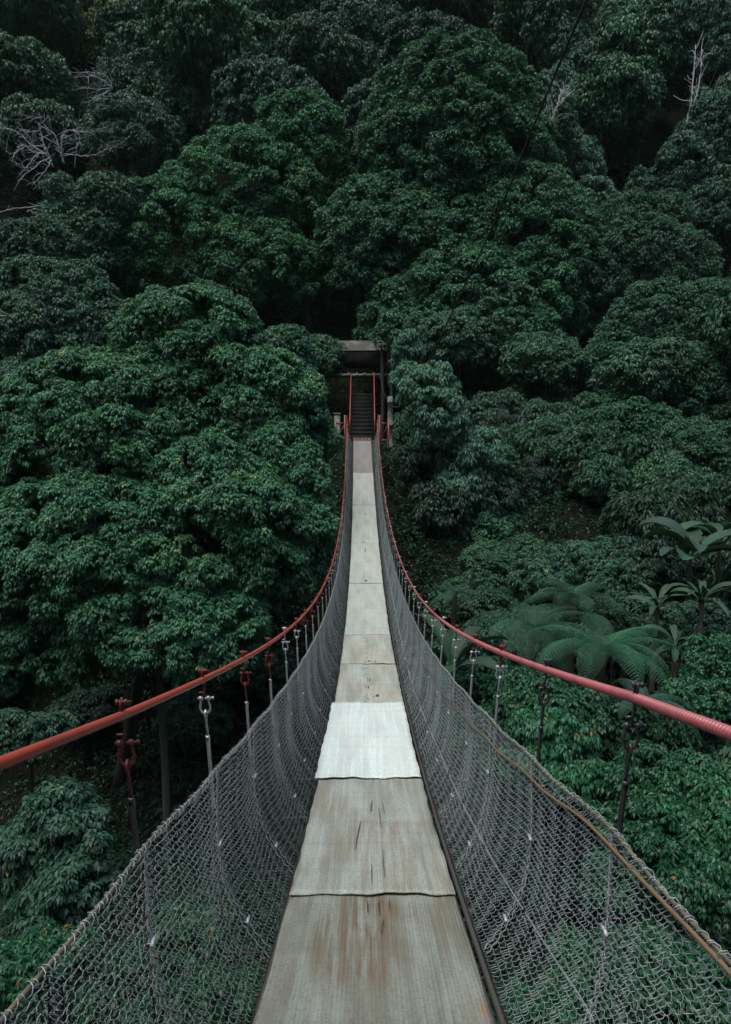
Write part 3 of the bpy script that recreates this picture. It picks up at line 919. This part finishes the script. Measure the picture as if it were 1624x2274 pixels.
T("broadleaf_tree", [B(790, 110, 56, 120, 90), B(740, 190, 54.5, 130, 75)],
  M_leaf_g, (.85, .9, .95), "rounded greyish tree at the top centre behind the giant tree", "tree", lobe_r=1.4, tsp=.25, per=8, ll=.25, lw=.085, droop=(35, 80), tr=.45)
T("broadleaf_tree", [B(60, 130, 64, 170, 120), B(60, 270, 60, 150, 80)],
  M_leaf_g, (.8, .9, .9), "dark layered tree in the top left corner", "tree", lobe_r=1.6, tsp=.28, per=8, ll=.27, lw=.09, tr=.5)
T("broadleaf_tree", [B(240, 50, 62, 90, 60), B(170, 110, 61, 55, 55), B(340, 30, 63, 70, 45)],
  M_leaf_y, (1.5, 1.4, 1.0), "yellowish tree with young leaves at the top left", "tree", lobe_r=1.3, tsp=.26, per=8, ll=.26, lw=.09, droop=(45, 88), tr=.35)
T("broadleaf_tree", [B(900, 60, 66, 80, 60), B(960, 120, 64, 50, 50), B(1060, 60, 66, 110, 70), B(1150, 40, 64, 60, 50)],
  M_leaf_y, (.55, .65, .65), "dull olive tree at the top edge right of centre", "tree", lobe_r=1.5, tsp=.27, per=8, ll=.26, lw=.09, droop=(40, 85), tr=.4)
T("slender_tree", [B(1255, 110, 50, 55, 55), B(1290, 160, 50, 60, 60), B(1240, 200, 49, 50, 50), B(1290, 270, 48, 60, 70), B(1270, 370, 46, 60, 70), B(1310, 460, 44, 60, 60)],
  M_leaf_g, (1.1, 1.15, 1.15), "slender pale tree at upper right with a white forked limb at its foot", "tree", lobe_r=1.0, tsp=.21, per=8, ll=.20, lw=.06, droop=(50, 88), tr=.25)
T("weeping_tree", [B(1370, 80, 54, 45, 90), B(1360, 230, 52, 45, 100), B(1370, 350, 50, 40, 60)],
  M_leaf, (.8, .85, .9), "tall narrow weeping tree at upper right beside the black gap", "tree", lobe_r=1.0, tsp=.22, per=8, ll=.22, lw=.06, droop=(60, 89), tr=.25)
T("slender_tree", [B(1560, 50, 48, 80, 55), B(1590, 120, 48, 60, 60), B(1510, 90, 48, 45, 30), B(1600, 10, 50, 70, 40)],
  M_leaf_g, (1.2, 1.15, 1.2), "pale wispy tree in the top right corner over white stems", "tree", lobe_r=1.0, tsp=.22, per=8, ll=.24, lw=.055, droop=(50, 88), tr=.12, trunk_m=M_bark_p)
T("broadleaf_tree", [B(1590, 330, 44, 80, 110), B(1520, 380, 43, 50, 70), B(1600, 480, 42, 80, 90), B(1440, 420, 44, 40, 40)],
  M_leaf_g, (.75, .85, .85), "dark green tree at the right edge below the white stems", "tree", lobe_r=1.1, tsp=.21, per=8, ll=.2, lw=.07, droop=(35, 85), tr=.3)
T("bushy_tree", [B(1420, 560, 38, 90, 80), B(1500, 600, 38, 90, 80), B(1350, 620, 38, 60, 70), B(1480, 480, 40, 60, 50), B(1400, 480, 40, 60, 50)],
  M_leaf_g, (.9, 1.0, .95), "feathery tree right of the giant tree at mid height", "tree", lobe_r=.9, tsp=.18, per=8, ll=.13, lw=.05, tr=.25, trunk_m=M_bark_p)
T("bushy_tree", [B(1450, 730, 33, 110, 90), B(1560, 720, 32, 90, 90), B(1370, 830, 33, 80, 90), B(1500, 860, 31, 130, 100), B(1600, 880, 31, 80, 110)],
  M_leaf_g, (.95, 1.08, 1.0), "large fine leafed tree along the right edge at mid height", "tree", lobe_r=.85, tsp=.16, per=8, ll=.12, lw=.048, tr=.3)
T("bushy_tree", [B(1420, 980, 29, 110, 80), B(1550, 1030, 28, 110, 90), B(1320, 950, 30, 70, 70), B(1600, 1130, 27, 80, 60)],
  M_leaf, (.75, .85, .8), "dark fine leafed tree at right just above the banana plants", "tree", lobe_r=.75, tsp=.15, per=8, ll=.12, lw=.048, tr=.25)
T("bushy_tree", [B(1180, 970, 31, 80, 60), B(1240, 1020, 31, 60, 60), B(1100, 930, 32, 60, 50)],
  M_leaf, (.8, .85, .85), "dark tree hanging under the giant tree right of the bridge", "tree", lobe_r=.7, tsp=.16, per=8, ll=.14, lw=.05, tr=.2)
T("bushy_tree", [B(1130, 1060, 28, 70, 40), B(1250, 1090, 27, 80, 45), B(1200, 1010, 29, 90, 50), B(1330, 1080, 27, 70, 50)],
  M_leaf, (.62, .68, .66), "shaded low branched tree above the shrubs right of the bridge", "tree", lobe_r=.6, tsp=.15, per=8, ll=.13, lw=.05, tr=.16)  # tint lowered so the leaves carry the shade under the giant crown
T("forest_tree", [B(890, 1060, 30, 26, 45), B(915, 1160, 29, 42, 50), B(935, 1240, 27.5, 45, 45), B(895, 1235, 28.5, 22, 36), B(960, 1130, 28, 45, 70), B(1000, 1230, 26.5, 60, 50), B(905, 1300, 25, 26, 36)], M_leaf, (.38, .4, .42), "dim slender tree right beside the climbing half of the bridge", "tree", lobe_r=.55, tsp=.15, per=8, ll=.13, lw=.05, tr=.1)  # dark tint stands in for the deep shade beside the bridge
T("forest_tree", [B(900, 1010, 31, 40, 60), B(930, 1100, 30, 50, 60), B(985, 1010, 31, 60, 60)], M_leaf, (.5, .52, .54), "dim tall tree close behind the round grey pillar", "tree", lobe_r=.6, tsp=.15, per=8, ll=.13, lw=.05, tr=.12)  # shade behind the pillar is painted in by the halved tint
T("forest_tree", [B(1020, 1150, 29, 50, 60), B(1060, 1240, 27, 60, 45), B(1140, 1190, 28, 60, 60), B(1130, 1280, 25, 70, 35)], M_leaf_g, (.5, .55, .54), "dim bushy tree in the hollow right of the thick dark trunk", "tree", lobe_r=.6, tsp=.15, per=8, ll=.13, lw=.05, tr=.12)  # the hollow's shade is put into this tint
T("forest_tree", [B(1430, 1110, 27, 80, 50), B(1340, 1180, 26, 90, 50), B(1460, 1200, 25, 70, 45)], M_leaf_g, (.6, .68, .65), "dim spreading tree left of the banana plant", "tree", lobe_r=.6, tsp=.15, per=8, ll=.12, lw=.045, tr=.12)  # dimness is shade painted in through the tint
T("shrub", [B(940, 1250, 27, 60, 60), B(900, 1150, 29, 40, 70)], M_leaf, (.4, .42, .42), "dim tall shrub close to the right side of the far half of the bridge", "shrub", lobe_r=.5, tsp=.14, per=8, ll=.12, lw=.05, tr=.06)  # leaves darkened by tint in place of cast shade
T("shrub", [B(1180, 1560, 12, 110, 50), B(1060, 1520, 13, 60, 50), B(1330, 1600, 12, 100, 50), B(1450, 1640, 12, 80, 50)], M_leaf_b, (.45, .5, .5), "dark low thicket beneath the tree ferns", "shrub", lobe_r=.35, tsp=.1, per=8, ll=.09, lw=.036, tr=.05)
T("shrub", [B(1130, 1420, 19, 110, 45), B(1400, 1370, 19, 90, 45), B(1540, 1400, 18, 90, 60)], M_leaf_g, (.5, .6, .55), "dim thicket behind the tree ferns on the right bank", "shrub", lobe_r=.4, tsp=.12, per=8, ll=.11, lw=.045, tr=.05)
T("shrub", [B(1080, 1175, 26, 75, 45), B(1010, 1200, 26, 50, 40)], M_leaf_g, (.9, 1.1, .95), "round shrub in the shade right of the bridge, left of the larger shrub", "shrub", lobe_r=.5, tsp=.14, per=8, ll=.12, lw=.05, tr=.06)
T("shrub", [B(1290, 1260, 23, 110, 50), B(1200, 1290, 22, 60, 35), B(1380, 1290, 22, 60, 40)], M_leaf_g, (.75, .85, .78), "wide leafy shrub behind the tree fern", "shrub", lobe_r=.5, tsp=.13, per=8, ll=.13, lw=.048, tr=.06)
T("shrub", [B(1230, 1650, 10.5, 80, 60), B(1180, 1620, 10.5, 50, 40), B(1270, 1740, 10, 60, 50), B(1180, 1700, 10.3, 50, 50)], M_leaf_b, (1.1, 1.05, 1.1), "bright green shrub with hanging leaves behind the second right hanger", "shrub", lobe_r=.32, tsp=.075, per=8, ll=.085, lw=.03, droop=(45, 85), tr=.04, cull=False)
T("shrub", [B(1480, 1750, 9.5, 110, 80), B(1590, 1850, 9, 90, 110), B(1440, 1870, 9, 90, 80), B(1540, 1960, 8.6, 100, 70), B(1380, 1960, 9, 70, 50)], M_leaf_b, (.68, .7, .7), "large dark green shrub at the right edge behind the nearest right hanger", "shrub", lobe_r=.32, tsp=.075, per=8, ll=.075, lw=.03, tr=.05, cull=False)
T("shrub", [B(1590, 1490, 13, 60, 70), B(1540, 1560, 12.5, 60, 45)], M_leaf_b, (.8, .8, .8), "bright small leafed shrub at the right edge above the red cable", "shrub", lobe_r=.35, tsp=.085, per=8, ll=.07, lw=.035, tr=.04, cull=False)
T("shrub", [B(1450, 2180, 8, 150, 80), B(1600, 2230, 7.6, 90, 80), B(1250, 2260, 8, 120, 60), B(1300, 2130, 8.6, 70, 50)], M_leaf_b, (.65, .65, .65), "bright shrub seen through the right net at the bottom corner", "shrub", lobe_r=.32, tsp=.08, per=8, ll=.09, lw=.036, tr=.04, cull=False)
T("young_tree", [B(130, 1790, 10.5, 60, 50), B(170, 1850, 10.3, 60, 50), B(80, 1880, 10.4, 70, 55), B(170, 1960, 10, 60, 50), B(110, 2010, 10, 70, 45), B(40, 1950, 10.3, 50, 50)],
  M_leaf_g, (.6, .68, .65), "grey green young tree at the lower left under the red cable", "tree", lobe_r=.3, tsp=.085, per=8, ll=.10, lw=.042, tr=.05, cull=False)
T("shrub", [B(100, 2120, 8.5, 70, 40), B(30, 2170, 8.2, 60, 50), B(180, 2110, 8.6, 30, 25)], M_leaf_b, (.6, .65, .65), "small shrub at the lower left corner beside the net", "shrub", lobe_r=.25, tsp=.07, per=8, ll=.07, lw=.03, tr=.03, cull=False)
T("shrub", [B(30, 1640, 14, 60, 60), B(110, 1620, 14.5, 50, 30)], M_leaf_g, (.6, .65, .6), "dark shrub at the left edge behind the red cable", "shrub", lobe_r=.35, tsp=.1, per=8, ll=.1, lw=.04, tr=.04, cull=False)
T("shrub", [B(300, 2190, 8.6, 100, 50), B(420, 2080, 9, 80, 50), B(500, 2210, 8.5, 70, 60), B(400, 2260, 8, 100, 50)], M_leaf_b, (.4, .42, .42), "low dark shrub seen through the left net near the bottom", "shrub", lobe_r=.3, tsp=.085, per=8, ll=.09, lw=.036, tr=.04, cull=False)

# filler forest: a few proto crowns, copied
protos = []
for q in range(4):
    rr = 4.2
    bl = [(Vector((random.uniform(-1.6, 1.6), random.uniform(-1.2, 1.2), random.uniform(-1, 1.2))), (random.uniform(2.2, 3.2), random.uniform(2.2, 3), random.uniform(1.8, 2.8))) for _ in range(4)]
    TP, dt, hue, LC = crown_tufts(bl, 1.25, .30, 8, False)
    V, F, r_ = leaves(TP, dt, 7, .28, .10, (35, 85), rn=hue)
    tot += len(F)
    me = mesh_np("crown", V, F, False, r_, [(M_leaf, M_leaf_g, M_leaf, M_leaf_g)[q]])
    mb = MB().tube(curve([(0, 0, -9), (.3, .2, -4), (0, 0, 0)], 10), np.linspace(.32, .15, 10), 8)
    for _ in range(5):
        e = LC[random.randrange(len(LC))]
        mb.tube(curve([(0, 0, -2), tuple(e * .5 - np.array([0, 0, .5])), tuple(e)], 6), np.linspace(.12, .03, 6), 5)
    protos.append((me, mb.mesh("trunk", M_bark)))
cells = []
y = 50.0
while y < 112:
    hwid = y * .56 + 3
    x = -hwid + random.uniform(0, 3)
    while x < hwid:
        cells.append((x + random.uniform(-1.4, 1.4), y + random.uniform(-1.6, 1.6)))
        x += 7.2 + y * .012
    y += 6.4
# nearer dark trees closing the gaps low down
cells += [(-14, 33), (-9, 30), (-17, 26), (-5.5, 27), (-12, 25), (8.5, 33), (12.5, 31), (17, 30), (4.8, 35), (-3.5, 36), (-8, 37), (-16, 38), (15, 37), (20, 36), (-20, 33)]
for q, (x, y) in enumerate(cells):
    me, tme = protos[random.randrange(4)]
    s_ = random.uniform(.8, 1.15) * (1 if y > 42 else .62)
    g = Gz(x, y)
    hgt = random.uniform(4.2, 6.5) * s_ * 1.1
    t_ = empty("forest_tree", (x, y, g), "dark green tree of the dense forest covering the far slope" if y > 42 else "dim tree in the shade at the foot of the far slope", "tree", GL if y > 42 else "shaded trees at the slope foot")
    t_.rotation_euler = (0, 0, random.uniform(0, 6.3))
    a = link("crown", me, t_, (0, 0, hgt)); a.scale = (s_, s_, s_ * random.uniform(.85, 1.15))
    v_ = random.uniform(.58, .95)
    a.color = (v_ * random.uniform(.9, 1.2), v_, v_ * random.uniform(.9, 1.1), 1)
    b = link("trunk", tme, t_, (0, 0, hgt)); b.scale = (s_, s_, s_)

# low shrubs in the shade of the gorge slopes
sp_me = []
for q in range(3):
    bl = [(Vector((random.uniform(-.6, .6), random.uniform(-.5, .5), random.uniform(.3, .8))), (random.uniform(.8, 1.2), random.uniform(.8, 1.1), random.uniform(.6, .9))) for _ in range(3)]
    TP, dt, hue, LC = crown_tufts(bl, .42, .13, 8, False)
    V, F, r_ = leaves(TP, dt, 7, (.12, .15, .20)[q], (.05, .05, .06)[q], (25, 80), rn=hue); tot += len(F)
    mb = MB()
    for e in LC[:6]:
        mb.tube(curve([(0, 0, -.5), tuple(e * .5), tuple(e)], 5), np.linspace(.03, .01, 5), 4)
    sp_me.append((mesh_np("crown", V, F, False, r_, [(M_leaf, M_leaf_g, M_leaf)[q]]), mb.mesh("stem", M_bark)))
spots = []
tries = 0
while len(spots) < 120 and tries < 4000:
    tries += 1
    y = random.uniform(11, 38); x = random.uniform(-1, 1) * (y * .56 + 3)
    if (abs(x) < 2.6 and y > 9) or (x < 0 and y < 21): continue
    if any((x - a) ** 2 + (y - b) ** 2 < 1.9 for a, b in spots): continue
    spots.append((x, y))
for q, (x, y) in enumerate(spots):
    cm, sm_ = sp_me[q % 3]
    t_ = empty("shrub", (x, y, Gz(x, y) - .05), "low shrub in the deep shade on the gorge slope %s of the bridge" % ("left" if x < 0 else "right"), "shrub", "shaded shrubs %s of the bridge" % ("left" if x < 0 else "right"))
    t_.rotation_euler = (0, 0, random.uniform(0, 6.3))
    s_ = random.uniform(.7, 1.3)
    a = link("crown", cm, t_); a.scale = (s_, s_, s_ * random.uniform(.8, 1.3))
    v_ = random.uniform(.4, .8); a.color = (v_, v_, v_, 1)  # random low tint paints the slope's shade into each shrub
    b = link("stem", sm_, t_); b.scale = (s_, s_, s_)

# undergrowth: one sheet of low leaves over the ground
n = 70000
yy = 6 + 50 * rng.uniform(0, 1, n) ** 1.3; xx = rng.uniform(-1, 1, n) * (yy * .56 + 4)
P = np.stack([xx, yy, G(xx, yy) + rng.uniform(.0, .9, n) * (.4 + .6 * np.sin(xx * 1.3) * np.sin(yy * 1.1) ** 2)], -1)
NN = np.tile(np.array([0, 0, 1.0]), (n, 1)) + rng.normal(0, .3, (n, 3)); NN /= np.linalg.norm(NN, axis=1)[:, None]
V, F, r_ = leaves(P, NN, 9, .15, .055, (0, 60), 4.0)
tot += len(F)
o = link("undergrowth", mesh_np("undergrowth", V, F, False, r_, [M_leaf]))
o.color = (.36, .38, .38, 1)  # dark tint puts forest shade into leaves that lie in the open
tag(o, "low leafy ground cover over the forest floor", "undergrowth", kind="stuff")

# tree ferns
def frond(Pk, wid, lets=14):
    """pinnate frond along polyline Pk -> quads"""
    n_ = len(Pk)
    T_ = np.gradient(Pk, axis=0); T_ /= np.linalg.norm(T_, axis=1)[:, None]
    Vv = []
    for q in range(2, n_ - 1):
        f_ = q / (n_ - 1)
        wl = wid * math.sin(math.pi * min(1, .12 + .88 * f_)) ** .7 * (1.02 - f_ * .35)
        s0 = np.cross(T_[q], [0, 0, 1]); s0 /= np.linalg.norm(s0) + 1e-9
        up = np.cross(s0, T_[q])
        for sg in (-1, 1):
            dd = s0 * sg + T_[q] * .35; dd /= np.linalg.norm(dd)
            nl = max(3, int(lets * wl / wid))
            for e in range(nl):
                g_ = (e + .5) / nl
                c_ = Pk[q] + dd * wl * g_ + np.array([0, 0, -1]) * wl * .35 * g_ * g_
                ls_ = wl * .075 * (1.1 - g_ * .8) + .009
                td = T_[q] * .95 + dd * .3
                wv = dd * wl / nl * .46
                for s2 in (-1, 1):
                    tip = c_ + (td if s2 > 0 else (-T_[q] * .95 + dd * .3)) * ls_ - up * ls_ * .15
                    md = c_ * .5 + tip * .5
                    Vv.append((c_, md + wv, tip, md - wv))
    return np.array(Vv)
def fern(u, v, D, n_f, flen, label, th=2.5, seed=0, tint=(1, 1, 1)):
    r_ = random.Random(seed)
    c = at(u, v, D)
    g = Gz(c.x, c.y)
    base = Vector((c.x, c.y, min(g, c.z - .8)))
    root = empty("tree_fern", base, label, "tree fern", "tree ferns beside the gorge")
    h = c.z - base.z
    link("trunk", MB().tube(curve([(0.1, 0, -.2), (0, .05, h * .5), (0, 0, h)], 8), np.linspace(.11, .08, 8), 8).mesh("trunk", M_bark), root)
    for k in range(n_f):
        a = 2 * math.pi * k / n_f + r_.uniform(-.2, .2)
        el = r_.uniform(.35, 1.0); L_ = flen * r_.uniform(.8, 1.1)
        n_ = 32
        s_ = np.linspace(0, 1, n_)
        ang = el - s_ * (el + r_.uniform(.6, 1.25))
        rad_ = np.cumsum(np.cos(ang)) * L_ / n_; zz = np.cumsum(np.sin(ang)) * L_ / n_
        Pk = np.stack([rad_ * math.cos(a), rad_ * math.sin(a), h + zz], -1)
        vr = r_.uniform(.6, 1.25)
        Q = frond(Pk, flen * .17)
        m_ = len(Q)
        mb = MB().add(Q.reshape(-1, 3), np.arange(m_ * 4).reshape(-1, 4)).tube(Pk, np.linspace(.012, .003, n_), 4)
        Vv, Ff = np.vstack(mb.V), np.vstack(mb.F)
        rn = np.concatenate([rng.uniform(.1, .9, m_), np.zeros(len(Ff) - m_)])
        o = link("frond", mesh_np("frond", Vv, Ff, False, rn, [M_fern]), root)
        o.color = tuple(q * vr for q in tint) + (1,)
    return root
fern(1180, 1400, 16, 14, 2.05, "tree fern with arching feathery fronds, left of the two by the red cable", seed=1, tint=(1, 1.05, 1))
fern(1340, 1450, 14.5, 15, 2.25, "largest tree fern, bright fronds fanning above the red cable on the right", seed=2, tint=(1, 1.25, 1.05))
fern(1275, 1330, 18, 13, 2.0, "tree fern with greyer fronds, standing behind the two larger ferns", seed=9, tint=(.9, .95, .9))
fern(1430, 1560, 12, 10, 1.1, "small grey green fern below the red cable at the right", seed=3, tint=(1.1, 1.0, 1.1))
fern(1010, 1320, 20, 10, 1.2, "small dark fern just right of the far half of the bridge", seed=4, tint=(.8, .85, .8))

# banana plants
def broad_plant(u, v, D, n_l, ll, lw, label, seed, tint=(1, 1, 1), el=(.3, 1.3), name="banana_plant", cat="banana plant", sweep=None):
    r_ = random.Random(seed)
    c = at(u, v, D); g = Gz(c.x, c.y)
    base = Vector((c.x, c.y, min(g, c.z - .5))); h = c.z - base.z
    root = empty(name, base, label, cat, "broad leaved plants on the right bank")
    link("stem", MB().tube([(0, 0, -.2), (0, 0, h * .5), (0, 0, h)], [.10, .08, .05], 8).mesh("stem", M_bark), root)
    for k in range(n_l):
        a = (2 * math.pi * k / n_l if sweep is None else r_.uniform(*sweep)) + r_.uniform(-.25, .25)
        e0 = r_.uniform(*el); L_ = ll * r_.uniform(.75, 1.15)
        n_, nc = 22, 4
        s_ = np.linspace(0, 1, n_)
        ang = e0 - s_ ** 1.3 * (e0 + r_.uniform(.1, .8))
        rad_ = np.cumsum(np.cos(ang)) * L_ / n_; zz = np.cumsum(np.sin(ang)) * L_ / n_
        T_ = np.stack([np.cos(ang) * math.cos(a), np.cos(ang) * math.sin(a), np.sin(ang)], -1)
        sd_ = np.array([-math.sin(a), math.cos(a), 0]); tw = r_.uniform(-.5, .5)
        up = np.cross(T_, sd_)
        Pk = np.stack([rad_ * math.cos(a), rad_ * math.sin(a), h + zz], -1)
        wl = lw * np.clip(np.sin(np.pi * np.clip((s_ - .14) / .86, 0, 1)) ** .55, 0, 1) / 2
        V = []
        for q in range(n_):
            for b in range(-nc, nc + 1):
                f_ = b / nc
                jag = 1 + (.08 * math.sin(q * 2.1 + b) if abs(b) == nc else 0)
                V.append(Pk[q] + sd_ * math.cos(tw) * wl[q] * f_ * jag + up[q] * (abs(f_) * wl[q] * .35 * (1 if True else 0) + math.sin(tw) * wl[q] * f_))
        w_ = 2 * nc + 1
        F = [(q * w_ + b, q * w_ + b + 1, (q + 1) * w_ + b + 1, (q + 1) * w_ + b) for q in range(n_ - 1) for b in range(2 * nc)]
        mb = MB().add(np.array(V), F).tube(Pk - up * .006, np.linspace(.022, .004, n_), 5)
        Vv, Ff = np.vstack(mb.V), np.vstack(mb.F)
        rn = np.concatenate([np.repeat([r_.uniform(.2, .8)], len(F)) + rng.uniform(-.12, .12, len(F)), np.full(len(Ff) - len(F), .9)])
        o = link("leaf_blade", mesh_np("leaf_blade", Vv, Ff, True, rn, [M_broad]), root)
        o.color = tuple(q * r_.uniform(.8, 1.15) for q in tint) + (1,)
    return root
broad_plant(1535, 1240, 20, 11, 1.9, .62, "banana plant with wide drooping grey leaves at the right edge", 11, (.75, .8, .75))
broad_plant(1000, 1500, 12.5, 8, 1.35, .26, "banana plant with upright leaves just right of the bridge under the red cable", 12, (.6, .7, .6), el=(.7, 1.45))
broad_plant(1460, 1350, 17, 14, 1.0, .16, "clump of narrow drooping leaves right of the tree ferns", 13, (.6, .68, .62), name="broadleaf_herb", cat="plant")
broad_plant(1560, 1340, 16.5, 14, 1.1, .17, "clump of narrow arching leaves below the banana plant at the right edge", 14, (.6, .68, .62), name="broadleaf_herb", cat="plant")
broad_plant(1500, 1440, 15, 14, .9, .15, "clump of narrow leaves above the red cable far right", 15, (.55, .65, .58), name="broadleaf_herb", cat="plant")
broad_plant(1600, 1210, 21, 9, 1.7, .55, "second banana plant, half cut off by the right edge", 16, (.7, .75, .7))

# bare trees and pale trunks
def bare(name, u, v, D, branches, m_, label, rad=.08, root_uv=None, cat="tree"):
    base = at(*(root_uv or (u, v)), D)
    gz = Gz(base.x, base.y)
    b0_ = Vector((base.x, base.y + .5, min(gz, base.z - .5)))
    root = empty(name, b0_, label, cat)
    tk = MB().tube(curve([b0_, b0_.lerp(base, .6) + Vector((.15, 0, 0)), base], 10) - np.array(list(b0_)), np.linspace(rad * 1.5, rad, 10), 8)
    link("trunk", tk.mesh("trunk", m_ if m_ is M_bark_p else M_bark), root)
    for br, r0 in branches:
        r0 = r0 * .6
        P = [at(a, b, D + (c_ if c_ else 0)) for a, b, c_ in br]
        P = curve(P, len(P) * 5) - np.array(list(b0_))
        P[1:-1] += rng.normal(0, .02, P[1:-1].shape)
        mb = MB().tube(P, np.linspace(r0, r0 * .3, len(P)), 6)
        for q in range(2, len(P) - 1):
            dd = (P[min(q + 1, len(P) - 1)] - P[q]); dd /= np.linalg.norm(dd) + 1e-9
            e = P[q] + (dd * .8 + rng.normal(0, .7, 3)) * random.uniform(.25, .7)
            mid_ = (P[q] + e) / 2 + rng.normal(0, .08, 3)
            mb.tube(curve([P[q], mid_, e], 6), np.linspace(r0 * .4, r0 * .12, 6), 4)
        link("branch", mb.mesh("branch", m_), root)
    return root
bare("bare_tree", 0, 0, 37, [([(118, 372, 0), (108, 345, -.2), (98, 320, -.4), (86, 272, -.5)], .085), ([(143, 362, 0), (133, 335, -.2), (122, 300, -.4), (98, 282, -.5)], .095),
    ([(105, 345, -.3), (65, 318, -.6), (45, 298, -.8), (15, 285, -1), (-15, 290, -1)], .06), ([(104, 340, -.3), (75, 338, -.6), (50, 322, -.8), (30, 345, -1)], .05), ([(100, 325, -.3), (60, 325, -.6), (20, 345, -1)], .045),
    ([(108, 342, -.3), (80, 345, -.6), (60, 372, -.8), (40, 368, -1)], .045), ([(112, 350, -.3), (90, 360, -.6), (60, 385, -.9), (40, 402, -1)], .05), ([(115, 355, -.3), (100, 380, -.6), (70, 412, -1)], .045),
    ([(138, 350, -.2), (137, 320, -.4), (141, 298, -.5), (163, 289, -.7), (178, 308, -.8), (168, 332, -.8)], .055), ([(163, 290, -.7), (195, 292, -.9), (235, 290, -1)], .03),
    ([(144, 342, 0), (200, 345, -.5), (245, 328, -.8), (272, 316, -1)], .04), ([(90, 290, -.4), (60, 292, -.6), (35, 280, -.8)], .035), ([(88, 278, -.5), (100, 262, -.6), (60, 262, -.8)], .03)],
    M_dead, "bare bleached tree with spreading white branches at the upper left", .1, (133, 378))
bare("bare_tree", 0, 0, 44, [([(250, 195, 0), (215, 172, -.5), (180, 170, -.8)], .075), ([(250, 195, 0), (215, 198, -.5), (180, 195, -1)], .05), ([(245, 200, 0), (215, 215, -.6), (190, 230, -1)], .05), ([(250, 195, 0), (230, 165, -.3), (150, 160, -.8)], .04)],
    M_dead, "small bare pale tree above the bleached one", .09, (262, 210))
bare("bare_tree", 0, 0, 36, [([(60, 470, 0), (100, 455, -.5), (60, 460, -.8), (0, 470, -1)], .05), ([(70, 470, 0), (90, 480, -.5), (50, 500, -.8), (-10, 515, -1)], .045), ([(100, 465, 0), (95, 500, -.5), (75, 530, -.8)], .04)],
    M_dead, "bare pale branches poking out at the left edge below the bleached tree", .07, (115, 475))
bare("bare_tree", 0, 0, 40, [([(200, 470, 0), (192, 440, -.5), (160, 450, -.8), (120, 445, -1)], .04), ([(195, 445, 0), (185, 480, -.5), (165, 500, -.8)], .035), ([(195, 450, 0), (200, 490, -.5)], .035)],
    M_dead, "small bare forked twig cluster left of the dome shaped tree", .05, (200, 495))
bare("bare_tree", 0, 0, 38.6, [([(1212, 285, 0), (1228, 262, -.3), (1240, 225, -.5), (1247, 200, -.5)], .13), ([(1240, 215, -.5), (1255, 198, -.6), (1270, 182, -.8)], .06), ([(1215, 280, -.2), (1222, 255, -.3), (1213, 240, -.4)], .06)],
    M_dead, "white forked bare limb standing out at the upper right of the giant tree", .14, (1208, 300))
bare("pale_trunk_tree", 0, 0, 43.5, [([(1525, 275, 0), (1535, 230, -.2), (1540, 170, -.3), (1545, 100, -.3)], .12), ([(1542, 235, 0), (1553, 180, -.3), (1560, 110, -.4)], .11), ([(1545, 145, -.2), (1565, 125, -.4), (1590, 110, -.5)], .05)],
    M_bark_p, "tree with two pale upright stems at the upper right", .12, (1520, 290))
bare("pale_trunk_tree", 0, 0, 50, [([(1385, 160, 0), (1395, 110, -.2), (1400, 40, -.3)], .12)], M_bark_p, "single pale stem at the top beside the black gap", .12, (1382, 175))
# plain trunks standing in shade
def trunk(u, vt, D, r0, m_, label, lean=0.0, name="forest_tree", tops=()):
    top = at(u, vt, D); b = Vector((top.x + lean, top.y, Gz(top.x, top.y) - .2))
    root = empty(name, b, label, "tree")
    P = curve([b, b.lerp(top, .5) + Vector((.06, 0, 0)), top], 12) - np.array(list(b))
    link("trunk", MB().tube(P, np.linspace(r0, r0 * .75, 12), 10).mesh("trunk", m_), root)
    return root
M_bark_m = bark_mat("mottled_bark", (.03, .034, .026), (.095, .10, .078), 12)
trunk(350, 1460, 19, .12, M_bark_m, "slim mottled trunk behind the left net under the red cable")
trunk(925, 960, 27.5, .32, M_bark, "thick dark trunk right of the far bridge end")
trunk(868, 740, 34, .10, M_bark_m, "slim pale trunk rising right beside the shelter")
trunk(957, 1090, 26, .05, M_bark_m, "thin trunk with hanging vine right of the thick dark trunk")
trunk(848, 775, 33, .09, M_bark, "dark trunk in front of the shelter's right side")
trunk(1457, 1120, 24.5, .10, M_bark_m, "mottled trunk beside the banana plant at the right")
trunk(1030, 1060, 29, .12, M_bark, "slim dark trunk in the hollow between the thick dark trunk and the round shrub")
trunk(655, 590, 40, .3, M_bark_m, "grey trunk showing under the dome shaped tree", .8)

# ---------------------------------------------------------------- thin damp air in the gorge
mh = bpy.data.materials.new("haze"); mh.use_nodes = True
hn = mh.node_tree; hn.nodes.remove(hn.nodes["Principled BSDF"])
pv = hn.nodes.new("ShaderNodeVolumePrincipled")
pv.inputs["Color"].default_value = (.60, .90, .78, 1)
pv.inputs["Density"].default_value = .00012
hn.links.new(pv.outputs[0], hn.nodes["Material Output"].inputs["Volume"])
hz = link("haze", MB().box((-950, -950, -40), (950, 950, 130)).mesh("haze", mh, False))
tag(hz, "thin damp air hanging in the gorge", "haze", kind="stuff")
print("LEAVES", tot)
